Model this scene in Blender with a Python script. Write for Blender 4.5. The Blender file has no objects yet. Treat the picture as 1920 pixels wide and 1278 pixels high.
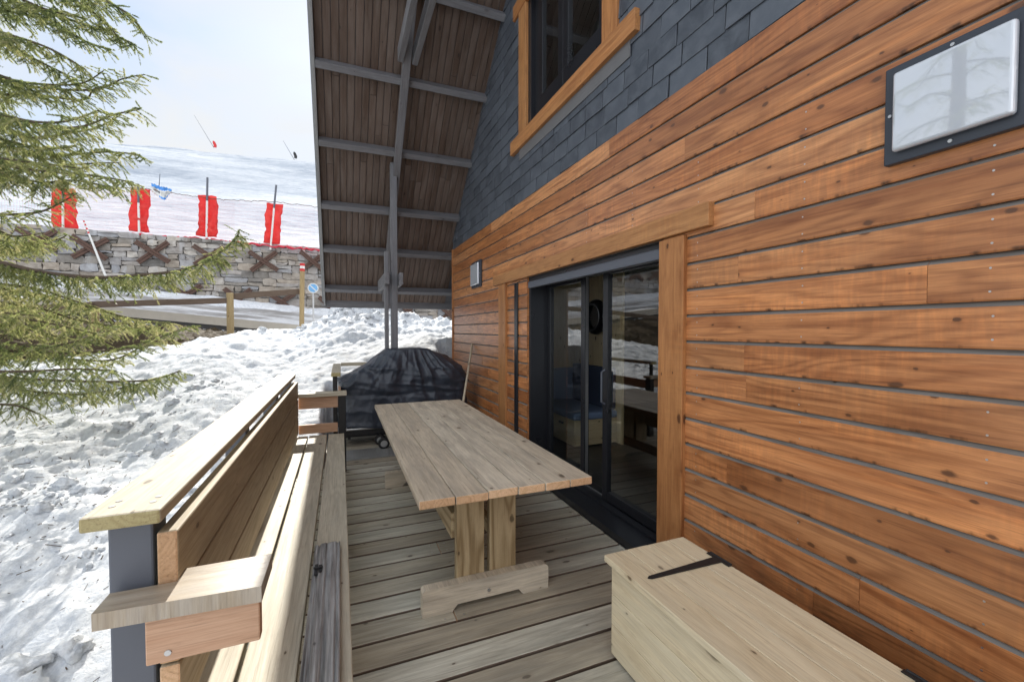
import bpy, math, random
import numpy as np
from mathutils import Vector, Matrix
random.seed(7); RNG = np.random.default_rng(11)
S = bpy.context.scene
COL = S.collection
PI = math.pi
# ---------------------------------------------------------------- camera
FPX = 800.0                       # focal length in photo pixels (1920 wide)
TH = math.atan(21/FPX); PSI = math.atan(322/FPX*math.cos(TH))
CAM = Vector((-2.0, 0.0, 1.6))
FW = Vector((math.sin(PSI)*math.cos(TH), math.cos(PSI)*math.cos(TH), -math.sin(TH)))
RT = Vector((math.cos(PSI), -math.sin(PSI), 0.0)); UP = RT.cross(FW)
cd = bpy.data.cameras.new('camera'); co = bpy.data.objects.new('camera', cd); COL.objects.link(co)
cd.sensor_width = 36; cd.lens = 36*FPX/1920; cd.clip_start = .05; cd.clip_end = 3000
M = Matrix((RT, UP, -FW)).transposed().to_4x4(); M.translation = CAM; co.matrix_world = M
S.camera = co
S.render.resolution_x, S.render.resolution_y = 1024, 681
# ---------------------------------------------------------------- light
SUN_AZ = math.radians(-1.0)      # from +Y, positive towards +X
SUN_EL = math.radians(33.0)
S.view_settings.view_transform = 'Standard'; S.view_settings.look = 'None'
S.view_settings.gamma = 1.0; S.view_settings.use_curve_mapping = False
S.view_settings.exposure = 1.32
W = bpy.data.worlds.new('World'); S.world = W; W.use_nodes = True
nt = W.node_tree; nt.nodes.clear()
def wn(t): return nt.nodes.new(t)
sky = wn('ShaderNodeTexSky'); sky.sky_type = 'NISHITA'; sky.sun_disc = False
sky.sun_elevation = SUN_EL; sky.sun_rotation = SUN_AZ; sky.altitude = 1800; sky.air_density = 1.0; sky.dust_density = 1.5; sky.ozone_density = 1.5
tc = wn('ShaderNodeTexCoord'); mp = wn('ShaderNodeMapping'); mp.inputs['Scale'].default_value = (1.2, 1.2, 2.6)
nz = wn('ShaderNodeTexNoise'); nz.inputs['Scale'].default_value = 1.6; nz.inputs['Detail'].default_value = 7; nz.inputs['Roughness'].default_value = .55; nz.inputs['Distortion'].default_value = .5
cr = wn('ShaderNodeValToRGB'); cr.color_ramp.elements[0].position = .36; cr.color_ramp.elements[1].position = .64; cr.color_ramp.elements[0].color = (.15, .15, .15, 1)
mx = wn('ShaderNodeMix'); mx.data_type = 'RGBA'; mx.inputs[7].default_value = (5.2, 5.35, 5.55, 1)
bg = wn('ShaderNodeBackground'); bg.inputs['Strength'].default_value = .075
ow = wn('ShaderNodeOutputWorld')
L = nt.links.new
L(tc.outputs['Generated'], mp.inputs['Vector']); L(mp.outputs[0], nz.inputs['Vector']); L(nz.outputs[0], cr.inputs[0])

# unseen clouds opposite the sun are brightened to add soft fill on the terrace
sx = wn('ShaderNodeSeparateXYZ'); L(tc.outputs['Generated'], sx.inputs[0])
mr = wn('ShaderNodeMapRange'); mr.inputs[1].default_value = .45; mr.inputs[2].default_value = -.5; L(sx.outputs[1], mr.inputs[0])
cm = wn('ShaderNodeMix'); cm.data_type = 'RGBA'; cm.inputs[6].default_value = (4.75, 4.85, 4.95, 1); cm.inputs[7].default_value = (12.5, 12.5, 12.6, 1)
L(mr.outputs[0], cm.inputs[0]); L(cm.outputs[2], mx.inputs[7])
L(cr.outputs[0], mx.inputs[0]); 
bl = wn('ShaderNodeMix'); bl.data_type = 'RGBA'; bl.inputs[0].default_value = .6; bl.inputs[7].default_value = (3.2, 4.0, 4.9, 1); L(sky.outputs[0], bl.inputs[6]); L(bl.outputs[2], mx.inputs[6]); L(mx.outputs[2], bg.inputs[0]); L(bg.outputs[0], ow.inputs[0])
sd = bpy.data.lights.new('sun', 'SUN'); sd.energy = 2.9; sd.angle = math.radians(.5); sd.color = (1, .95, .86)
so = bpy.data.objects.new('sun', sd); COL.objects.link(so)
sdir = Vector((math.sin(SUN_AZ)*math.cos(SUN_EL), math.cos(SUN_AZ)*math.cos(SUN_EL), math.sin(SUN_EL)))
so.rotation_euler = sdir.to_track_quat('Z', 'Y').to_euler(); so.location = (0, 40, 40)
S.cycles.max_bounces = 8; S.cycles.transparent_max_bounces = 16; S.cycles.caustics_reflective = False; S.cycles.caustics_refractive = False
S.cycles.use_denoising = True

# ---------------------------------------------------------------- helpers
def at(x, y, d):
    return CAM + (FW + RT*((x-960)/FPX) + UP*((639-y)/FPX))*d

class Nodes:
    def __init__(s, name):
        s.m = bpy.data.materials.new(name); s.m.use_nodes = True; s.t = s.m.node_tree; s.t.nodes.clear()
        s.out = s.n('ShaderNodeOutputMaterial')
    def n(s, t, **kw):
        x = s.t.nodes.new(t)
        for k, v in kw.items(): setattr(x, k, v)
        return x
    def l(s, a, b): s.t.links.new(a, b)
    def math(s, op, a, b=None, c=None):
        x = s.n('ShaderNodeMath', operation=op)
        for i, v in enumerate((a, b, c)):
            if v is None: continue
            if isinstance(v, (int, float)): x.inputs[i].default_value = v
            else: s.l(v, x.inputs[i])
        return x.outputs[0]
    def mix(s, f, a, b, mode='MIX'):
        x = s.n('ShaderNodeMix', data_type='RGBA', blend_type=mode)
        for i, v in ((0, f), (6, a), (7, b)):
            if isinstance(v, (int, float)): x.inputs[i].default_value = v
            elif isinstance(v, tuple): x.inputs[i].default_value = v if len(v) == 4 else v+(1,)
            else: s.l(v, x.inputs[i])
        return x.outputs[2]
    def ramp(s, f, stops):
        x = s.n('ShaderNodeValToRGB'); e = x.color_ramp.elements
        while len(e) < len(stops): e.new(.5)
        for i, (p, c) in enumerate(stops):
            e[i].position = p; e[i].color = (c, c, c, 1) if isinstance(c, (int, float)) else c+(1,)
        s.l(f, x.inputs[0]); return x.outputs[0]
    def scale(s, v, sc):
        x = s.n('ShaderNodeVectorMath', operation='MULTIPLY'); s.l(v, x.inputs[0]); x.inputs[1].default_value = sc; return x.outputs[0]
    def noise(s, v, sc=1, det=4, rough=.5, dist=0, dim='3D'):
        x = s.n('ShaderNodeTexNoise', noise_dimensions=dim)
        x.inputs['Scale'].default_value = sc; x.inputs['Detail'].default_value = det; x.inputs['Roughness'].default_value = rough; x.inputs['Distortion'].default_value = dist
        if v is not None: s.l(v, x.inputs['Vector'])
        return x.outputs[0]
    def voro(s, v, sc=1, feat='F1', dim='3D', rnd=1):
        x = s.n('ShaderNodeTexVoronoi', feature=feat, voronoi_dimensions=dim); x.inputs['Scale'].default_value = sc; x.inputs['Randomness'].default_value = rnd
        if v is not None: s.l(v, x.inputs['Vector'])
        return x
    def attr(s, name): return s.n('ShaderNodeAttribute', attribute_name=name)
    def obj(s): return s.n('ShaderNodeTexCoord').outputs['Object']
    def bsdf(s, col, rough=.6, metal=0, bump=None, bstr=.3, bdist=.01, spec=.5, **kw):
        b = s.n('ShaderNodeBsdfPrincipled')
        for k, v in (('Base Color', col), ('Roughness', rough), ('Metallic', metal), ('Specular IOR Level', spec)):
            if isinstance(v, tuple): b.inputs[k].default_value = v if len(v) == 4 else v+(1,)
            elif isinstance(v, (int, float)): b.inputs[k].default_value = v
            else: s.l(v, b.inputs[k])
        for k, v in kw.items(): b.inputs[k.replace('_', ' ')].default_value = v
        if bump is not None:
            q = s.n('ShaderNodeBump'); q.inputs['Strength'].default_value = bstr; q.inputs['Distance'].default_value = bdist
            s.l(bump, q.inputs['Height']); s.l(q.outputs[0], b.inputs['Normal'])
        s.l(b.outputs[0], s.out.inputs[0]); return b

def wood(name, light, dark, knot=(.05, .025, .012), rings=.35, streak=.5, tint=.25, rough=.6, weather=None, wamt=0, knots=.62, bstr=.25, spec=.35, freq=9, dashes=None, bands=0, mildew=False, ks=(3.6, 7.0), pores=.5):
    N = Nodes(name); bc = N.attr('bc').outputs['Vector']; r = N.attr('rnd').outputs['Fac']
    n1 = N.noise(N.scale(bc, (.55, 5, 5)), 1, 2, .5, .3)
    ring = N.math('SINE', N.math('MULTIPLY', n1, freq*8)); ring = N.math('MULTIPLY_ADD', ring, .5, .5)
    st = N.noise(N.scale(bc, (2.5, 70, 70)), 1, 5, .65)
    st2 = N.noise(N.scale(bc, (.9, 9, 9)), 1, 4, .6)
    f = N.math('ADD', N.math('MULTIPLY', N.math('POWER', ring, 2.0), rings), N.math('MULTIPLY', N.ramp(st, [(.3, 0), (.75, 1)]), streak))
    f = N.math('ADD', f, N.math('MULTIPLY', N.math('SUBTRACT', st2, .5), .7))
    c = N.mix(N.ramp(f, [(.05, 0), (.9, 1)]), light, dark)
    if pores:
        st3 = N.noise(N.scale(bc, (3.2, 120, 120)), 1, 3, .6)
        c = N.mix(N.math('MULTIPLY', N.ramp(st3, [(.58, 0), (.68, 1)]), pores), c, N.mix(1.0, c, (.48, .42, .38), 'MULTIPLY'))
        st4 = N.noise(N.scale(bc, (9, 230, 230)), 1, 3, .7)
        c = N.mix(N.math('MULTIPLY', N.ramp(st4, [(.42, 0), (.62, 1)]), pores*.75), c, N.mix(1.0, c, (.66, .61, .56), 'MULTIPLY'))
        st5 = N.noise(N.scale(bc, (7, 22, 22)), 1, 5, .7)
        c = N.mix(N.math('MULTIPLY', N.ramp(st5, [(.56, 0), (.74, 1)]), pores*.8), c, N.mix(1.0, c, (.60, .53, .47), 'MULTIPLY'))
    if bands:   # short figure across the grain, as on rotary-sawn larch
        bn = N.noise(N.scale(bc, (38, 5, 5)), 1, 3, .55, .4)
        big = N.noise(N.scale(bc, (1.1, 3, 3)), 1, 2, .5)
        bm = N.math('MULTIPLY', N.ramp(bn, [(.42, 0), (.7, 1)]), N.math('MULTIPLY', N.ramp(big, [(.42, 0), (.62, 1)]), bands))
        c = N.mix(bm, c, N.mix(1.0, c, (1.5, 1.42, 1.25), 'MULTIPLY'))
        bl = N.noise(N.scale(bc, (2.2, 9, 9)), 1, 3, .6, .6)
        c = N.mix(N.math('MULTIPLY', N.ramp(bl, [(.52, 0), (.75, 1)]), .6), c, N.mix(1.0, c, (.5, .36, .3), 'MULTIPLY'))
    if bands:
        ls = N.noise(N.scale(bc, (.55, 16, 16)), 1, 4, .6, .25)
        c = N.mix(N.math('MULTIPLY', N.ramp(ls, [(.48, 0), (.70, 1)]), .6), c, N.mix(1.0, c, (.62, .48, .40), 'MULTIPLY'))
        hi = N.noise(N.scale(bc, (.8, 11, 11)), 1, 4, .6, .8)
        c = N.mix(N.math('MULTIPLY', N.ramp(hi, [(.56, 0), (.74, 1)]), .6), c, N.mix(1.0, c, (1.45, 1.4, 1.25), 'MULTIPLY'))
        r2 = N.math('FRACT', N.math('MULTIPLY', r, 7.31))
        c = N.mix(r2, c, N.mix(1.0, c, (1.0, .88, .78), 'MULTIPLY'))
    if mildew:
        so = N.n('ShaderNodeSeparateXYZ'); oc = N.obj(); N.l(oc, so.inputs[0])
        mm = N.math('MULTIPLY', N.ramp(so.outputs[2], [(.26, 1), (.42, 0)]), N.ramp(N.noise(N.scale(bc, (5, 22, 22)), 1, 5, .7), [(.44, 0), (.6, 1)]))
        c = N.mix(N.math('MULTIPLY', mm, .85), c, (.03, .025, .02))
    # board tint
    tv = N.math('MULTIPLY_ADD', N.math('SUBTRACT', r, .5), 2*tint, 1.0)
    cv = N.n('ShaderNodeCombineColor'); N.l(tv, cv.inputs[0]); N.l(N.math('POWER', tv, 1.25), cv.inputs[1]); N.l(N.math('POWER', tv, 1.5), cv.inputs[2])
    c = N.mix(1.0, c, cv.outputs[0], 'MULTIPLY')
    # knots
    cb = N.n('ShaderNodeSeparateXYZ'); N.l(bc, cb.inputs[0])
    uu = N.n('ShaderNodeCombineXYZ'); N.l(N.math('MULTIPLY', cb.outputs[0], ks[0]), uu.inputs[0]); N.l(N.math('MULTIPLY', N.math('ADD', cb.outputs[1], cb.outputs[2]), ks[1]), uu.inputs[1])
    vk = N.voro(uu.outputs[0], 1, 'F1', '2D')
    sep = N.n('ShaderNodeSeparateColor'); N.l(vk.outputs['Color'], sep.inputs[0])
    rad = N.math('MULTIPLY_ADD', N.math('POWER', sep.outputs[1], 2.5), .12, .03)
    on = N.math('GREATER_THAN', sep.outputs[0], knots)
    dn = N.math('ADD', vk.outputs['Distance'], N.math('MULTIPLY', N.math('SUBTRACT', N.noise(N.scale(bc, (34, 50, 50)), 1, 3), .5), .10))
    kd = N.math('DIVIDE', dn, rad)
    km = N.math('MULTIPLY', N.ramp(kd, [(.55, 1), (1.0, 0)]), on)
    halo = N.math('MULTIPLY', N.ramp(kd, [(.0, 1), (1.0, 0)]) if False else N.math('MAXIMUM', N.math('MULTIPLY_ADD', kd, -.45, 1.0), 0), on)
    c = N.mix(N.math('MULTIPLY', halo, .4), c, N.mix(1.0, c, (.5, .38, .3), 'MULTIPLY'))
    c = N.mix(N.math('MULTIPLY', km, .85), c, knot)
    if weather:
        wn_ = N.noise(N.scale(bc, (1.6, 12, 12)), 1, 5, .65, .3)
        wm = N.ramp(wn_, [(.4, 0), (.68, 1)])
        c = N.mix(N.math('MULTIPLY', wm, wamt), c, weather)
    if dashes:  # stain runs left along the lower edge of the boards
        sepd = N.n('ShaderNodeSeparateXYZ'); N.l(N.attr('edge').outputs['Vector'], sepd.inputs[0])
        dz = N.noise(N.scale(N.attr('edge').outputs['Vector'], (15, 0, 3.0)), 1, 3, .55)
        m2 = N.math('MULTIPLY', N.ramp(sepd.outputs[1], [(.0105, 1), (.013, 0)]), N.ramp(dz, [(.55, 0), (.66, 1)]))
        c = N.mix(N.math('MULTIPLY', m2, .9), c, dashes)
    rv = N.math('MULTIPLY_ADD', st, .25, rough-.12)
    hb = N.math('ADD', N.math('MULTIPLY', st, -.6), N.math('MULTIPLY', ring, -.25))
    N.bsdf(c, rv, bump=hb, bstr=bstr, bdist=.004, spec=spec)
    return N.m

def plain(name, col, rough=.5, metal=0, var=.12, vs=8, bstr=.08, spec=.5, **kw):
    N = Nodes(name); o = N.obj(); a = N.noise(o, vs, 5, .6)
    tv = N.math('MULTIPLY_ADD', N.math('SUBTRACT', a, .5), 2*var, 1.0)
    cv = N.n('ShaderNodeCombineColor')
    for i in range(3): N.l(tv, cv.inputs[i])
    c = N.mix(1.0, col, cv.outputs[0], 'MULTIPLY')
    N.bsdf(c, N.math('MULTIPLY_ADD', a, .2, rough-.1), metal, N.noise(o, vs*12, 3), bstr, .003, spec, **kw); return N.m

class MB:
    """collects shapes for ONE mesh"""
    def __init__(s): s.v=[]; s.f=[]; s.mi=[]; s.bc=[]; s.r=[]; s.e=[]
    def add(s, vs, fs, mi=0, bc=None, r=None, e=None):
        b = len(s.v); s.v += [tuple(v) for v in vs]
        for i, f in enumerate(fs):
            s.f.append([b+k for k in f]); s.mi.append(mi[i] if isinstance(mi, list) else mi)
        s.bc += [tuple(x) for x in (bc if bc is not None else vs)]
        r = random.random() if r is None else r
        s.r += [r]*len(vs); s.e += [tuple(x) for x in (e if e is not None else [(0, 1, 0)]*len(vs))]
    def box(s, lo, hi, along=None, mi=0, end=None, mat=None, r=None, jit=0, sides=None):
        """board between two corners; end = material index of the end grain; mat = Matrix applied after"""
        lo = list(lo); hi = list(hi)
        sz = [hi[i]-lo[i] for i in range(3)]
        if along is None: along = max(range(3), key=lambda i: sz[i])
        oth = [i for i in range(3) if i != along]
        if sz[oth[0]] < sz[oth[1]]: oth = oth[::-1]
        P = [(x, y, z) for x in (lo[0], hi[0]) for y in (lo[1], hi[1]) for z in (lo[2], hi[2])]
        F = [(0,1,3,2), (4,6,7,5), (0,4,5,1), (2,3,7,6), (0,2,6,4), (1,5,7,3)]
        ax = [0,0,1,1,2,2]
        m = [(end if (end is not None and ax[i] == along) else mi) for i in range(6)]
        if sides is not None: m = [sides if ax[i] == oth[0] and oth[0] != along else m[i] for i in range(6)]
        o1, o2 = random.uniform(0, 60), random.uniform(0, 60)
        bc = [(p[along]-lo[along]+o1, p[oth[0]]-lo[oth[0]]+o2, p[oth[1]]-lo[oth[1]]) for p in P]
        if jit: P = [tuple(c+random.uniform(-jit, jit) for c in p) for p in P]
        if mat is not None: P = [mat @ Vector(p) for p in P]
        s.add(P, F, m, bc, r)
    def prism(s, poly, a0, a1, axis='Y', mi=0, end=None, r=None, mis=None, mat=None, edge=False):
        """2D polygon extruded along an axis. axis Y: poly=(x,z); X: (y,z); Z: (x,y)"""
        def mk(p, a):
            return {'Y': (p[0], a, p[1]), 'X': (a, p[0], p[1]), 'Z': (p[0], p[1], a)}[axis]
        n = len(poly); P = []; bc = []; E = []; F = []; m = []
        o1, o2 = random.uniform(0, 60), random.uniform(0, 60)
        per = [0]
        for i in range(n): per.append(per[-1]+math.dist(poly[i], poly[(i+1) % n]))
        for i in range(n):   # separate strip per side so material and coordinates stay clean
            j = (i+1) % n; b = len(P)
            P += [mk(poly[i], a0), mk(poly[j], a0), mk(poly[j], a1), mk(poly[i], a1)]
            bc += [(a0+o1, per[i]+o2, 0), (a0+o1, per[i+1]+o2, 0), (a1+o1, per[i+1]+o2, 0), (a1+o1, per[i]+o2, 0)]
            if edge:
                z0 = min(p[1] for p in poly)
                E += [(q[1], q[2]-z0, z0) for q in P[-4:]]
            F.append((b, b+1, b+2, b+3)); m.append(mis[i] if mis else mi)
        for a, rev in ((a0, True), (a1, False)):
            b = len(P); P += [mk(p, a) for p in poly]; bc += [(p[0]+o1, p[1]+o2, a) for p in poly]
            if edge: E += [(a, 1, 0)]*n
            F.append(tuple(range(b, b+n))[::-1 if rev else 1]); m.append(mi if end is None else end)
        if mat is not None: P = [mat @ Vector(p) for p in P]
        s.add(P, F, m, bc, r, E if edge else None)
    def cyl(s, p0, p1, r0, r1=None, n=10, mi=0, caps=True, r=None):
        p0, p1 = Vector(p0), Vector(p1); r1 = r0 if r1 is None else r1
        d = (p1-p0); ln = d.length; d.normalize(); u = d.orthogonal().normalized(); w = d.cross(u)
        P = []; bc = []; o = random.uniform(0, 50)
        for k, (p, rr) in enumerate(((p0, r0), (p1, r1))):
            for i in range(n):
                a = 2*PI*i/n; P.append(p+(u*math.cos(a)+w*math.sin(a))*rr); bc.append((o+k*ln, o+rr*min(a, 2*PI-a), 0))
        F = [(i, (i+1) % n, n+(i+1) % n, n+i) for i in range(n)]
        if caps: F += [tuple(range(n))[::-1], tuple(range(n, 2*n))]
        s.add(P, F, mi, bc, r)
    def tube(s, pts, rad, n=8, mi=0, r=None):
        pts = [Vector(p) for p in pts]; P = []; bc = []; F = []; o = random.uniform(0, 50); run = 0
        for k, p in enumerate(pts):
            d = (pts[min(k+1, len(pts)-1)]-pts[max(k-1, 0)]).normalized()
            u = d.cross(Vector((.13, .31, 1))).normalized(); w = d.cross(u)
            rr = rad[k] if isinstance(rad, (list, tuple)) else rad
            if k: run += (p-pts[k-1]).length
            for i in range(n):
                a = 2*PI*i/n; P.append(p+(u*math.cos(a)+w*math.sin(a))*rr); bc.append((o+run, o+rr*min(a, 2*PI-a), 0))
            if k: F += [((k-1)*n+i, (k-1)*n+(i+1) % n, k*n+(i+1) % n, k*n+i) for i in range(n)]
        F += [tuple(range(n))[::-1], tuple(range((len(pts)-1)*n, len(pts)*n))]
        s.add(P, F, mi, bc, r)
    def build(s, name, mats, parent=None, bevel=0, smooth=False, seg=2):
        me = bpy.data.meshes.new(name); me.from_pydata(s.v, [], s.f)
        for m in (mats if isinstance(mats, (list, tuple)) else [mats]): me.materials.append(m)
        me.polygons.foreach_set('material_index', s.mi)
        a = me.attributes.new('bc', 'FLOAT_VECTOR', 'POINT'); a.data.foreach_set('vector', np.array(s.bc, dtype=np.float32).ravel())
        a = me.attributes.new('rnd', 'FLOAT', 'POINT'); a.data.foreach_set('value', np.array(s.r, dtype=np.float32))
        if any(x != (0, 1, 0) for x in s.e[:50]):
            a = me.attributes.new('edge', 'FLOAT_VECTOR', 'POINT'); a.data.foreach_set('vector', np.array(s.e, dtype=np.float32).ravel())
        if smooth: me.polygons.foreach_set('use_smooth', [True]*len(me.polygons))
        me.update()
        o = link(name, me, parent, bevel, seg)
        ml = mats if isinstance(mats, (list, tuple)) else [mats]
        st = [i for i, m in enumerate(ml) if m.name == 'bare_steel']
        if bevel and st and len(ml) > 1:      # leave screw heads out of the bevel
            out = set(v for f, m in zip(s.f, s.mi) if m in st for v in f)
            g = o.vertex_groups.new(name='edges'); g.add([i for i in range(len(s.v)) if i not in out], 1, 'ADD')
            o.modifiers['bevel'].limit_method = 'VGROUP'; o.modifiers['bevel'].vertex_group = 'edges'
        return o

def link(name, me, parent=None, bevel=0, seg=2):
    o = bpy.data.objects.new(name, me); COL.objects.link(o)
    if parent is not None:
        o.parent = parent; o.matrix_parent_inverse = Matrix.Translation(base_of(parent)).inverted()
    if bevel:
        b = o.modifiers.new('bevel', 'BEVEL'); b.width = bevel; b.segments = seg; b.limit_method = 'ANGLE'; b.angle_limit = math.radians(40)
    return o
def base_of(o):
    return o.location.copy() if o.type == 'EMPTY' else Vector((0, 0, 0))
def tag(o, label, cat, group=None, kind=None):
    o['label'] = label
    if kind: o['kind'] = kind
    o['category'] = cat
    if group: o['group'] = group
    return o
def struct(o): o['kind'] = 'structure'; return o
def thing(name, label, cat, loc, group=None):
    o = bpy.data.objects.new(name, None); o.empty_display_size = .2; COL.objects.link(o); o.location = loc
    return tag(o, label, cat, group)

# value noise (vectorised)
def _h(i, j, k, sd):
    n = (i.astype(np.int64)*374761393 + j.astype(np.int64)*668265263 + k.astype(np.int64)*2147483647 + sd*974634777) & 0x7fffffff
    n = ((n ^ (n >> 13))*1274126177) & 0x7fffffff
    n = ((n ^ (n >> 16))*668265263) & 0x7fffffff
    return ((n ^ (n >> 15)) & 0xffffff)/float(0xffffff)
def vnoise(x, y, z=None, sd=0):
    z = np.zeros_like(x) if z is None else z
    i, j, k = np.floor(x), np.floor(y), np.floor(z); u, v, w = x-i, y-j, z-k
    u = u*u*u*(u*(6*u-15)+10); v = v*v*v*(v*(6*v-15)+10); w = w*w*w*(w*(6*w-15)+10)
    r = 0
    for a in (0, 1):
        for b in (0, 1):
            for c in (0, 1):
                r = r + _h(i+a, j+b, k+c, sd)*(u if a else 1-u)*(v if b else 1-v)*(w if c else 1-w)
    return r*2-1
def fbm(x, y, z=None, o=4, sd=0, rough=.5):
    r = 0; a = 1
    for q in range(o):
        f = 2.0**q; r = r + a*vnoise(x*f+q*7.3, y*f+q*3.1, None if z is None else z*f, sd+q); a *= rough
    return r
def sstep(a, b, x): t = np.clip((x-a)/(b-a), 0, 1); return t*t*(3-2*t)

def np_mesh(name, V, F, mats, parent=None, smooth=True, attrs=None, mi=None):
    V = np.asarray(V, dtype=np.float32); F = np.asarray(F, dtype=np.int32)
    me = bpy.data.meshes.new(name); k = F.shape[1]
    me.vertices.add(len(V)); me.vertices.foreach_set('co', V.ravel())
    me.loops.add(F.size); me.loops.foreach_set('vertex_index', F.ravel())
    me.polygons.add(len(F)); me.polygons.foreach_set('loop_start', np.arange(0, F.size, k, dtype=np.int32))
    for m in mats: me.materials.append(m)
    if mi is not None: me.polygons.foreach_set('material_index', np.asarray(mi, dtype=np.int32))
    if smooth: me.polygons.foreach_set('use_smooth', np.ones(len(F), dtype=bool))
    for n, a in (attrs or {}).items():
        t = me.attributes.new(n, 'FLOAT', 'POINT'); t.data.foreach_set('value', np.asarray(a, dtype=np.float32))
    me.update(calc_edges=True); me.validate()
    return link(name, me, parent)
def grid_faces(ny, nx):
    i = np.arange(ny*nx).reshape(ny, nx)
    return np.stack([i[:-1, :-1], i[:-1, 1:], i[1:, 1:], i[1:, :-1]], -1).reshape(-1, 4)

# ---------------------------------------------------------------- materials
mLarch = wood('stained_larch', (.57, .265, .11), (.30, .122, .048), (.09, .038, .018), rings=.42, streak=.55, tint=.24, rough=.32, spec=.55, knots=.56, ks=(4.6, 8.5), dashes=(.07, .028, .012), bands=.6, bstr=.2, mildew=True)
mTrim = wood('stained_trim', (.47, .235, .095), (.31, .135, .05), (.07, .024, .01), rings=.25, streak=.45, tint=.08, rough=.48, knots=.8, bands=.25, bstr=.12)
mGrey = wood('grey_batten', (.23, .215, .20), (.12, .105, .092), rings=.2, streak=.6, tint=.05, rough=.8, knots=.85)
mDeck = wood('deck_pine', (.60, .56, .46), (.37, .335, .26), (.06, .042, .03), rings=.3, streak=.5, tint=.2, rough=.62, weather=(.25, .235, .195), wamt=.7, knots=.55)
mPine = wood('treated_pine', (.60, .54, .42), (.41, .355, .26), (.11, .085, .055), rings=.3, streak=.4, tint=.10, rough=.6, weather=(.36, .335, .27), wamt=.5, knots=.7)
mBack = wood('backrest_pine', (.50, .43, .31), (.30, .245, .16), (.08, .05, .025), rings=.3, streak=.4, tint=.10, rough=.62, weather=(.26, .21, .14), wamt=.35, knots=.72)
mTable = wood('table_pine', (.70, .61, .48), (.46, .39, .295), (.10, .07, .045), rings=.18, streak=.5, tint=.12, rough=.55, weather=(.29, .25, .205), wamt=.75, knots=.62)
mLeg = wood('leg_pine', (.48, .37, .22), (.26, .18, .09), (.09, .06, .03), rings=.75, streak=.25, tint=.08, rough=.6, knots=.8, freq=7)
mChest = wood('chest_pine', (.82, .71, .50), (.60, .48, .30), (.10, .055, .025), rings=.22, streak=.3, tint=.08, rough=.5, weather=(.60, .55, .42), wamt=.45, knots=.55)
mPink = wood('pink_larch', (.62, .40, .27), (.50, .29, .18), (.14, .07, .04), rings=.25, streak=.5, tint=.08, rough=.6, knots=.85)
mEnd = wood('end_grain', (.66, .43, .26), (.52, .32, .17), rings=.5, streak=.3, tint=.16, rough=.7, knots=1.1, freq=18)
mEndY = wood('end_grain_green', (.44, .38, .20), (.34, .28, .135), rings=.5, streak=.3, tint=.1, rough=.7, knots=1.1, freq=18)
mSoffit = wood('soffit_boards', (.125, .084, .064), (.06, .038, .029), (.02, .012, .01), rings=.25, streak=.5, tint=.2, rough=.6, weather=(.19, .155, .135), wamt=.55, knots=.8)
mArm = wood('wet_arm_board', (.42, .345, .25), (.25, .19, .13), rings=.3, streak=.6, tint=.1, rough=.3, weather=(.52, .49, .44), wamt=.5, knots=.85, bstr=.5, spec=.6)
mBeam = wood('dark_beams', (.175, .175, .19), (.10, .10, .108), (.03, .03, .03), rings=.15, streak=.5, tint=.12, rough=.55, weather=(.22, .22, .235), wamt=.5, knots=.85)
mVerge = wood('verge_paint', (.30, .305, .31), (.2, .2, .205), rings=.1, streak=.5, tint=.1, rough=.6, knots=1.1)
mOld = wood('weathered_timber', (.44, .435, .43), (.07, .066, .062), (.03, .026, .022), rings=.2, streak=1.0, tint=.03, rough=.36, weather=(.62, .62, .63), wamt=.45, pores=.8, knots=.9, bstr=1.0, spec=.6)
mOldSide = wood('brown_timber', (.25, .12, .045), (.12, .055, .02), rings=.2, streak=.8, tint=.05, rough=.6, knots=1.1)
mFence = wood('fence_timber', (.42, .32, .17), (.28, .2, .1), rings=.2, streak=.4, tint=.1, rough=.7, knots=.8)
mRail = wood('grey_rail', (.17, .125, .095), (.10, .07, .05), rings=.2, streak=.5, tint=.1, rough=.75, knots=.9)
mAnth = plain('anthracite_paint', (.10, .11, .135), .4, 0, .08, 3, .02)
mBlack = plain('black_frame', (.014, .015, .019), .3, 0, .06, 2, .0)
mBlackM = plain('black_iron', (.014, .014, .015), .55, 0, .2, 30, .3)
mSteel = plain('bare_steel', (.55, .55, .55), .35, .9, .1, 20)
mOpal = plain('opal_plastic', (.54, .58, .64), .12, 0, .02, 2, .0, .9, Coat_Weight=1.0, Coat_Roughness=.02, Coat_IOR=2.3)
mOpal.node_tree.nodes['Principled BSDF'].inputs['Roughness'].default_value = .05
[mOpal.node_tree.links.remove(l) for l in list(mOpal.node_tree.links) if l.to_socket.name == 'Roughness']
mLead = plain('lead_flashing', (.17, .17, .175), .5, .3, .1, 6)
mPlaster = plain('dark_plaster', (.10, .095, .09), .9, 0, .1, 3)
mCushion = plain('blue_cushion', (.24, .32, .50), .9, 0, .1, 40, .3)
mNavy = plain('navy_cushion', (.06, .08, .14), .9, 0, .1, 40, .3)
mRust = plain('rusty_beams', (.10, .055, .04), .8, 0, .35, 6, .3)
mConc = plain('concrete', (.46, .42, .36), .9, 0, .2, 3, .3)
mRoad = plain('wet_road', (.42, .41, .40), .5, 0, .4, .9, .2)
mRedP = plain('red_paint', (.55, .03, .03), .6)
mWhiteP = plain('white_paint', (.72, .72, .70), .6)
mBlueP = plain('blue_paint', (.08, .30, .72), .5)
mRubber = plain('black_rubber', (.015, .015, .015), .7)
mRoof = plain('roof_cover', (.10, .10, .11), .8)

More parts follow.
